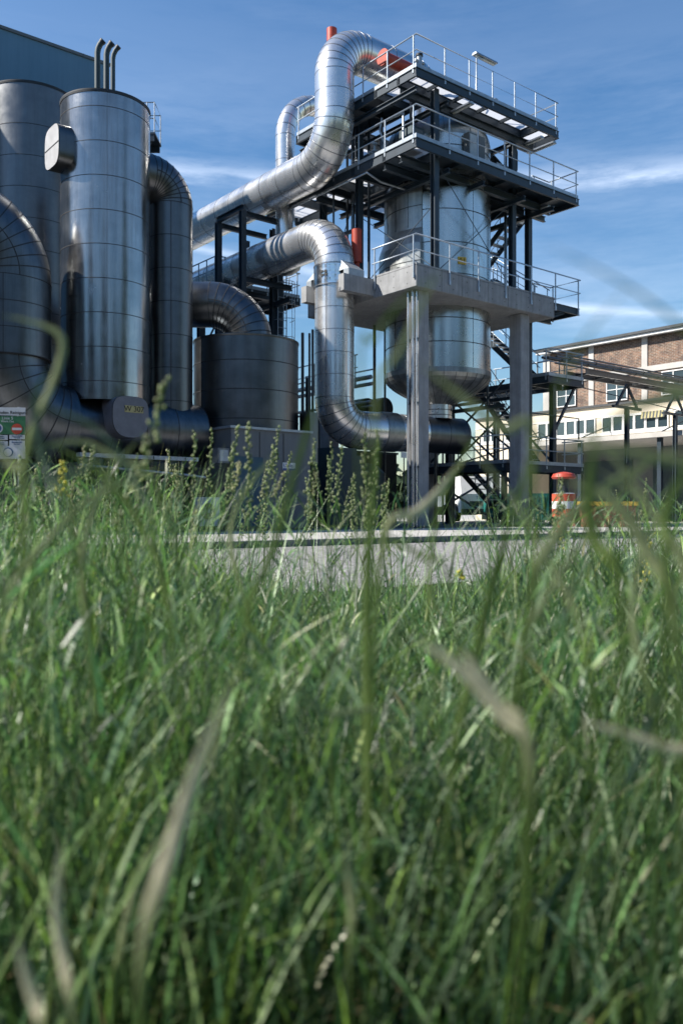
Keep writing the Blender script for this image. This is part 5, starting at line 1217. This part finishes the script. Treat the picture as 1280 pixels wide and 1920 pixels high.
# flowering grass stalks, each a plant of its own
def attr(me,C): 
    ca=me.color_attributes.new('tone','FLOAT_COLOR','POINT'); ca.data.foreach_set('color',np.concatenate([np.array(C),np.ones((len(C),1))],1).ravel()); me.materials.append(M['leaf'])
def seed_stalk(px_,top,D,lean=0.0,big=1.0,label='green flowering grass stalk with a knobbly seed head above the verge',name='grass_stalk',cat='grass stalk',grp='flowering grass stalks',col=(0.30,0.34,0.19),flower=None,headlen=0.2,branch=True):
    tip=W(px_,top,D); root=Vector((tip.x-lean,tip.y+random.uniform(-.05,.05),0)); t=thing(name,label,cat,root,grp)
    def at(q): return root.lerp(tip,q)+Vector((lean*0.35*(q*q-q),0,0))
    n=10; mb=MB(); mb.tube([at(k/n) for k in range(n+1)],[0.0018*big*(1.2-0.7*k/n) for k in range(n+1)],6); st=mb.build('stem',[],t); attr(st.data,[(0.11,0.18,0.07)]*len(st.data.vertices)); st.data.polygons.foreach_set('use_smooth',[True]*len(st.data.polygons))
    mb=MB(); cs=[]; L_=headlen*big; H_=(tip-root).length; ns=int(46*big) if not flower else 34
    for k in range(ns):
        q=1-(L_*(k/ns)**0.9)/H_; p=at(q); spread=(0.004+0.016*(k/ns)*(1 if branch else 0.35)*(0.5+0.5*math.sin(k*0.9)**2))*big
        a=random.uniform(0,2*PI); o_=Vector((math.cos(a),math.sin(a),0))*spread*random.uniform(.4,1.2); c=p+o_+UP*random.uniform(0,.006); ax=(o_.normalized()*0.6+UP).normalized(); l=random.uniform(.008,.014)*big; w=random.uniform(.0028,.0046)*big
        b=len(mb.v); x=ax.cross(Vector((math.cos(a+1),math.sin(a+1),0.2))).normalized(); y=ax.cross(x)
        mb.add([c-ax*l/2,c+x*w,c+y*w,c-x*w,c-y*w,c+ax*l/2],[(0,2,1),(0,3,2),(0,4,3),(0,1,4),(5,1,2),(5,2,3),(5,3,4),(5,4,1)],0,True)
        f=random.uniform(.7,1.35); cc=flower or col; cs+=[(cc[0]*f,cc[1]*f,cc[2]*f)]*6
        if spread>0.008*big:
            mb.add([p,p+Vector((0.0006,0,0)),c],[(0,1,2)],0); cs+=[(0.12,0.18,0.07)]*3
    hd=mb.build('flower_head' if flower else 'seed_head',[],t); attr(hd.data,cs)
random.seed(3)
for (a_,b_,D,ln,bg_) in ((365,812,2.2,.02,1),(398,806,2.6,.05,1),(446,800,2.4,.08,1.1),(466,797,2.0,.0,1.1),(524,803,2.3,.14,1),(590,828,2.2,.05,1),(622,830,2.7,.02,.9),(640,838,2.5,.06,1),(683,815,1.8,-.02,1),(707,812,1.9,.02,1),(314,716,1.0,.16,.9),(282,905,2.0,.1,1),(345,875,2.6,.1,1),(545,850,2.8,.1,1),(500,905,2.9,.02,1),(205,870,2.4,.05,1),(150,880,2.2,-.04,1),(40,860,2.0,.06,1),(95,905,2.6,.1,1),(245,935,2.9,.03,1),(430,880,3.1,.06,1),(575,900,3.0,-.05,1),(665,905,2.9,.03,1),(730,900,3.2,.07,1),(1010,960,3.0,.06,1),(15,905,2.9,.02,1),(320,920,3.2,.04,1)):
    seed_stalk(a_,b_,D,ln,bg_)
for k in range(46):
    a_=random.uniform(-20,720); D=random.uniform(1.9,3.6); tp=random.uniform(825,960)+max(0,a_-500)*0.1
    seed_stalk(a_,tp,D,random.uniform(-.16,.24),random.uniform(.6,1.05),headlen=random.uniform(.08,.24),branch=random.random()<.5,col=random.choice([(0.30,0.34,0.19),(0.38,0.38,0.24),(0.22,0.28,0.14)]))
for k in range(16): seed_stalk(random.uniform(900,1290),random.uniform(890,990),random.uniform(2.2,4),random.uniform(-.05,.12),random.uniform(.7,1.0))
YL=(0.62,0.56,0.10)
seed_stalk(118,868,1.9,.03,1.1,'yellow flowering stalk at far left among the tall grass','yellow_wildflower','wildflower','yellow wildflowers',flower=YL,headlen=.07)
seed_stalk(1222,1002,2.6,.10,1.3,'yellow flowering stalk bending at the right edge of the verge','yellow_wildflower','wildflower','yellow wildflowers',flower=YL,headlen=.12)
seed_stalk(1055,992,3.4,.02,1.2,'yellow flowering stalk near the striped drum','yellow_wildflower','wildflower','yellow wildflowers',flower=YL,headlen=.07)
seed_stalk(862,1070,2.8,.03,1.0,'yellow flower bud low in the middle right of the verge','yellow_wildflower','wildflower','yellow wildflowers',flower=YL,headlen=.03)
seed_stalk(180,1060,2.4,.02,1.0,'yellow flowering stalk low at left, before the road','yellow_wildflower','wildflower','yellow wildflowers',flower=YL,headlen=.05)

# unseen trees added behind the viewer, shaped to darken the cladding's reflections
mb=MB()
def blob(c,r,n=10):
    for i in range(n):
        pass
for az_ in np.arange(-98,99,3.2):
    base=14.0+2.0*math.sin(az_*0.13)+1.2*math.sin(az_*0.41)
    tall=14.0*math.exp(-((az_-92)/9.0)**2)+9.0*math.exp(-((az_-8)/9.0)**2)+10*math.exp(-((az_+45)/7.0)**2)+6*math.exp(-((az_-50)/4.0)**2)  # extra height placed to lay dark bands in the mirrored cladding
    for lay in range(3):
        rad=36+rng.uniform(-2,3); a_=math.radians(az_+rng.normal(0,0.6)); c=np.array([rad*math.sin(a_),-rad*math.cos(a_),0]); hh=(base+tall)*rng.uniform(0.85,1.08)
        for q_ in range(60):
            th=rng.uniform(0,2*PI); f_=rng.uniform(0,1); rr_=2.4*math.sqrt(max(0,1-(2*f_-1)**2))+0.4
            p=c+np.array([rr_*math.cos(th),rr_*math.sin(th),hh*f_]); s_=rng.uniform(0.6,1.4)
            q=rng.normal(0,1,(2,3)); q/=np.linalg.norm(q,axis=1)[:,None]
            mb.add([p-q[0]*s_,p+q[1]*s_,p+q[0]*s_,p-q[1]*s_],[(0,1,2,3)])
M['added_trees']=mat('dark_tree_foliage',(0.03,0.055,0.02),0.8,0,0.3,1)
mb.build('added_trees',M['added_trees'],kind='stuff')

mb=MB()
for k in range(260):
    a_=math.radians(rng.uniform(-24,24)); rad=170+rng.uniform(-10,10); c=np.array([rad*math.sin(a_),rad*math.cos(a_),0]); hh=rng.uniform(6,10.5)
    for q_ in range(26):
        f_=rng.uniform(0,1); th=rng.uniform(0,2*PI); rr_=3.2*math.sqrt(max(0,1-(2*f_-1)**2))+0.6; p=c+np.array([rr_*math.cos(th),rr_*math.sin(th),hh*f_]); s_=rng.uniform(0.7,1.6)
        q=rng.normal(0,1,(2,3)); q/=np.linalg.norm(q,axis=1)[:,None]; mb.add([p-q[0]*s_,p+q[1]*s_,p+q[0]*s_,p-q[1]*s_],[(0,1,2,3)])
mb.build('far_wood',M['added_trees'],kind='stuff')
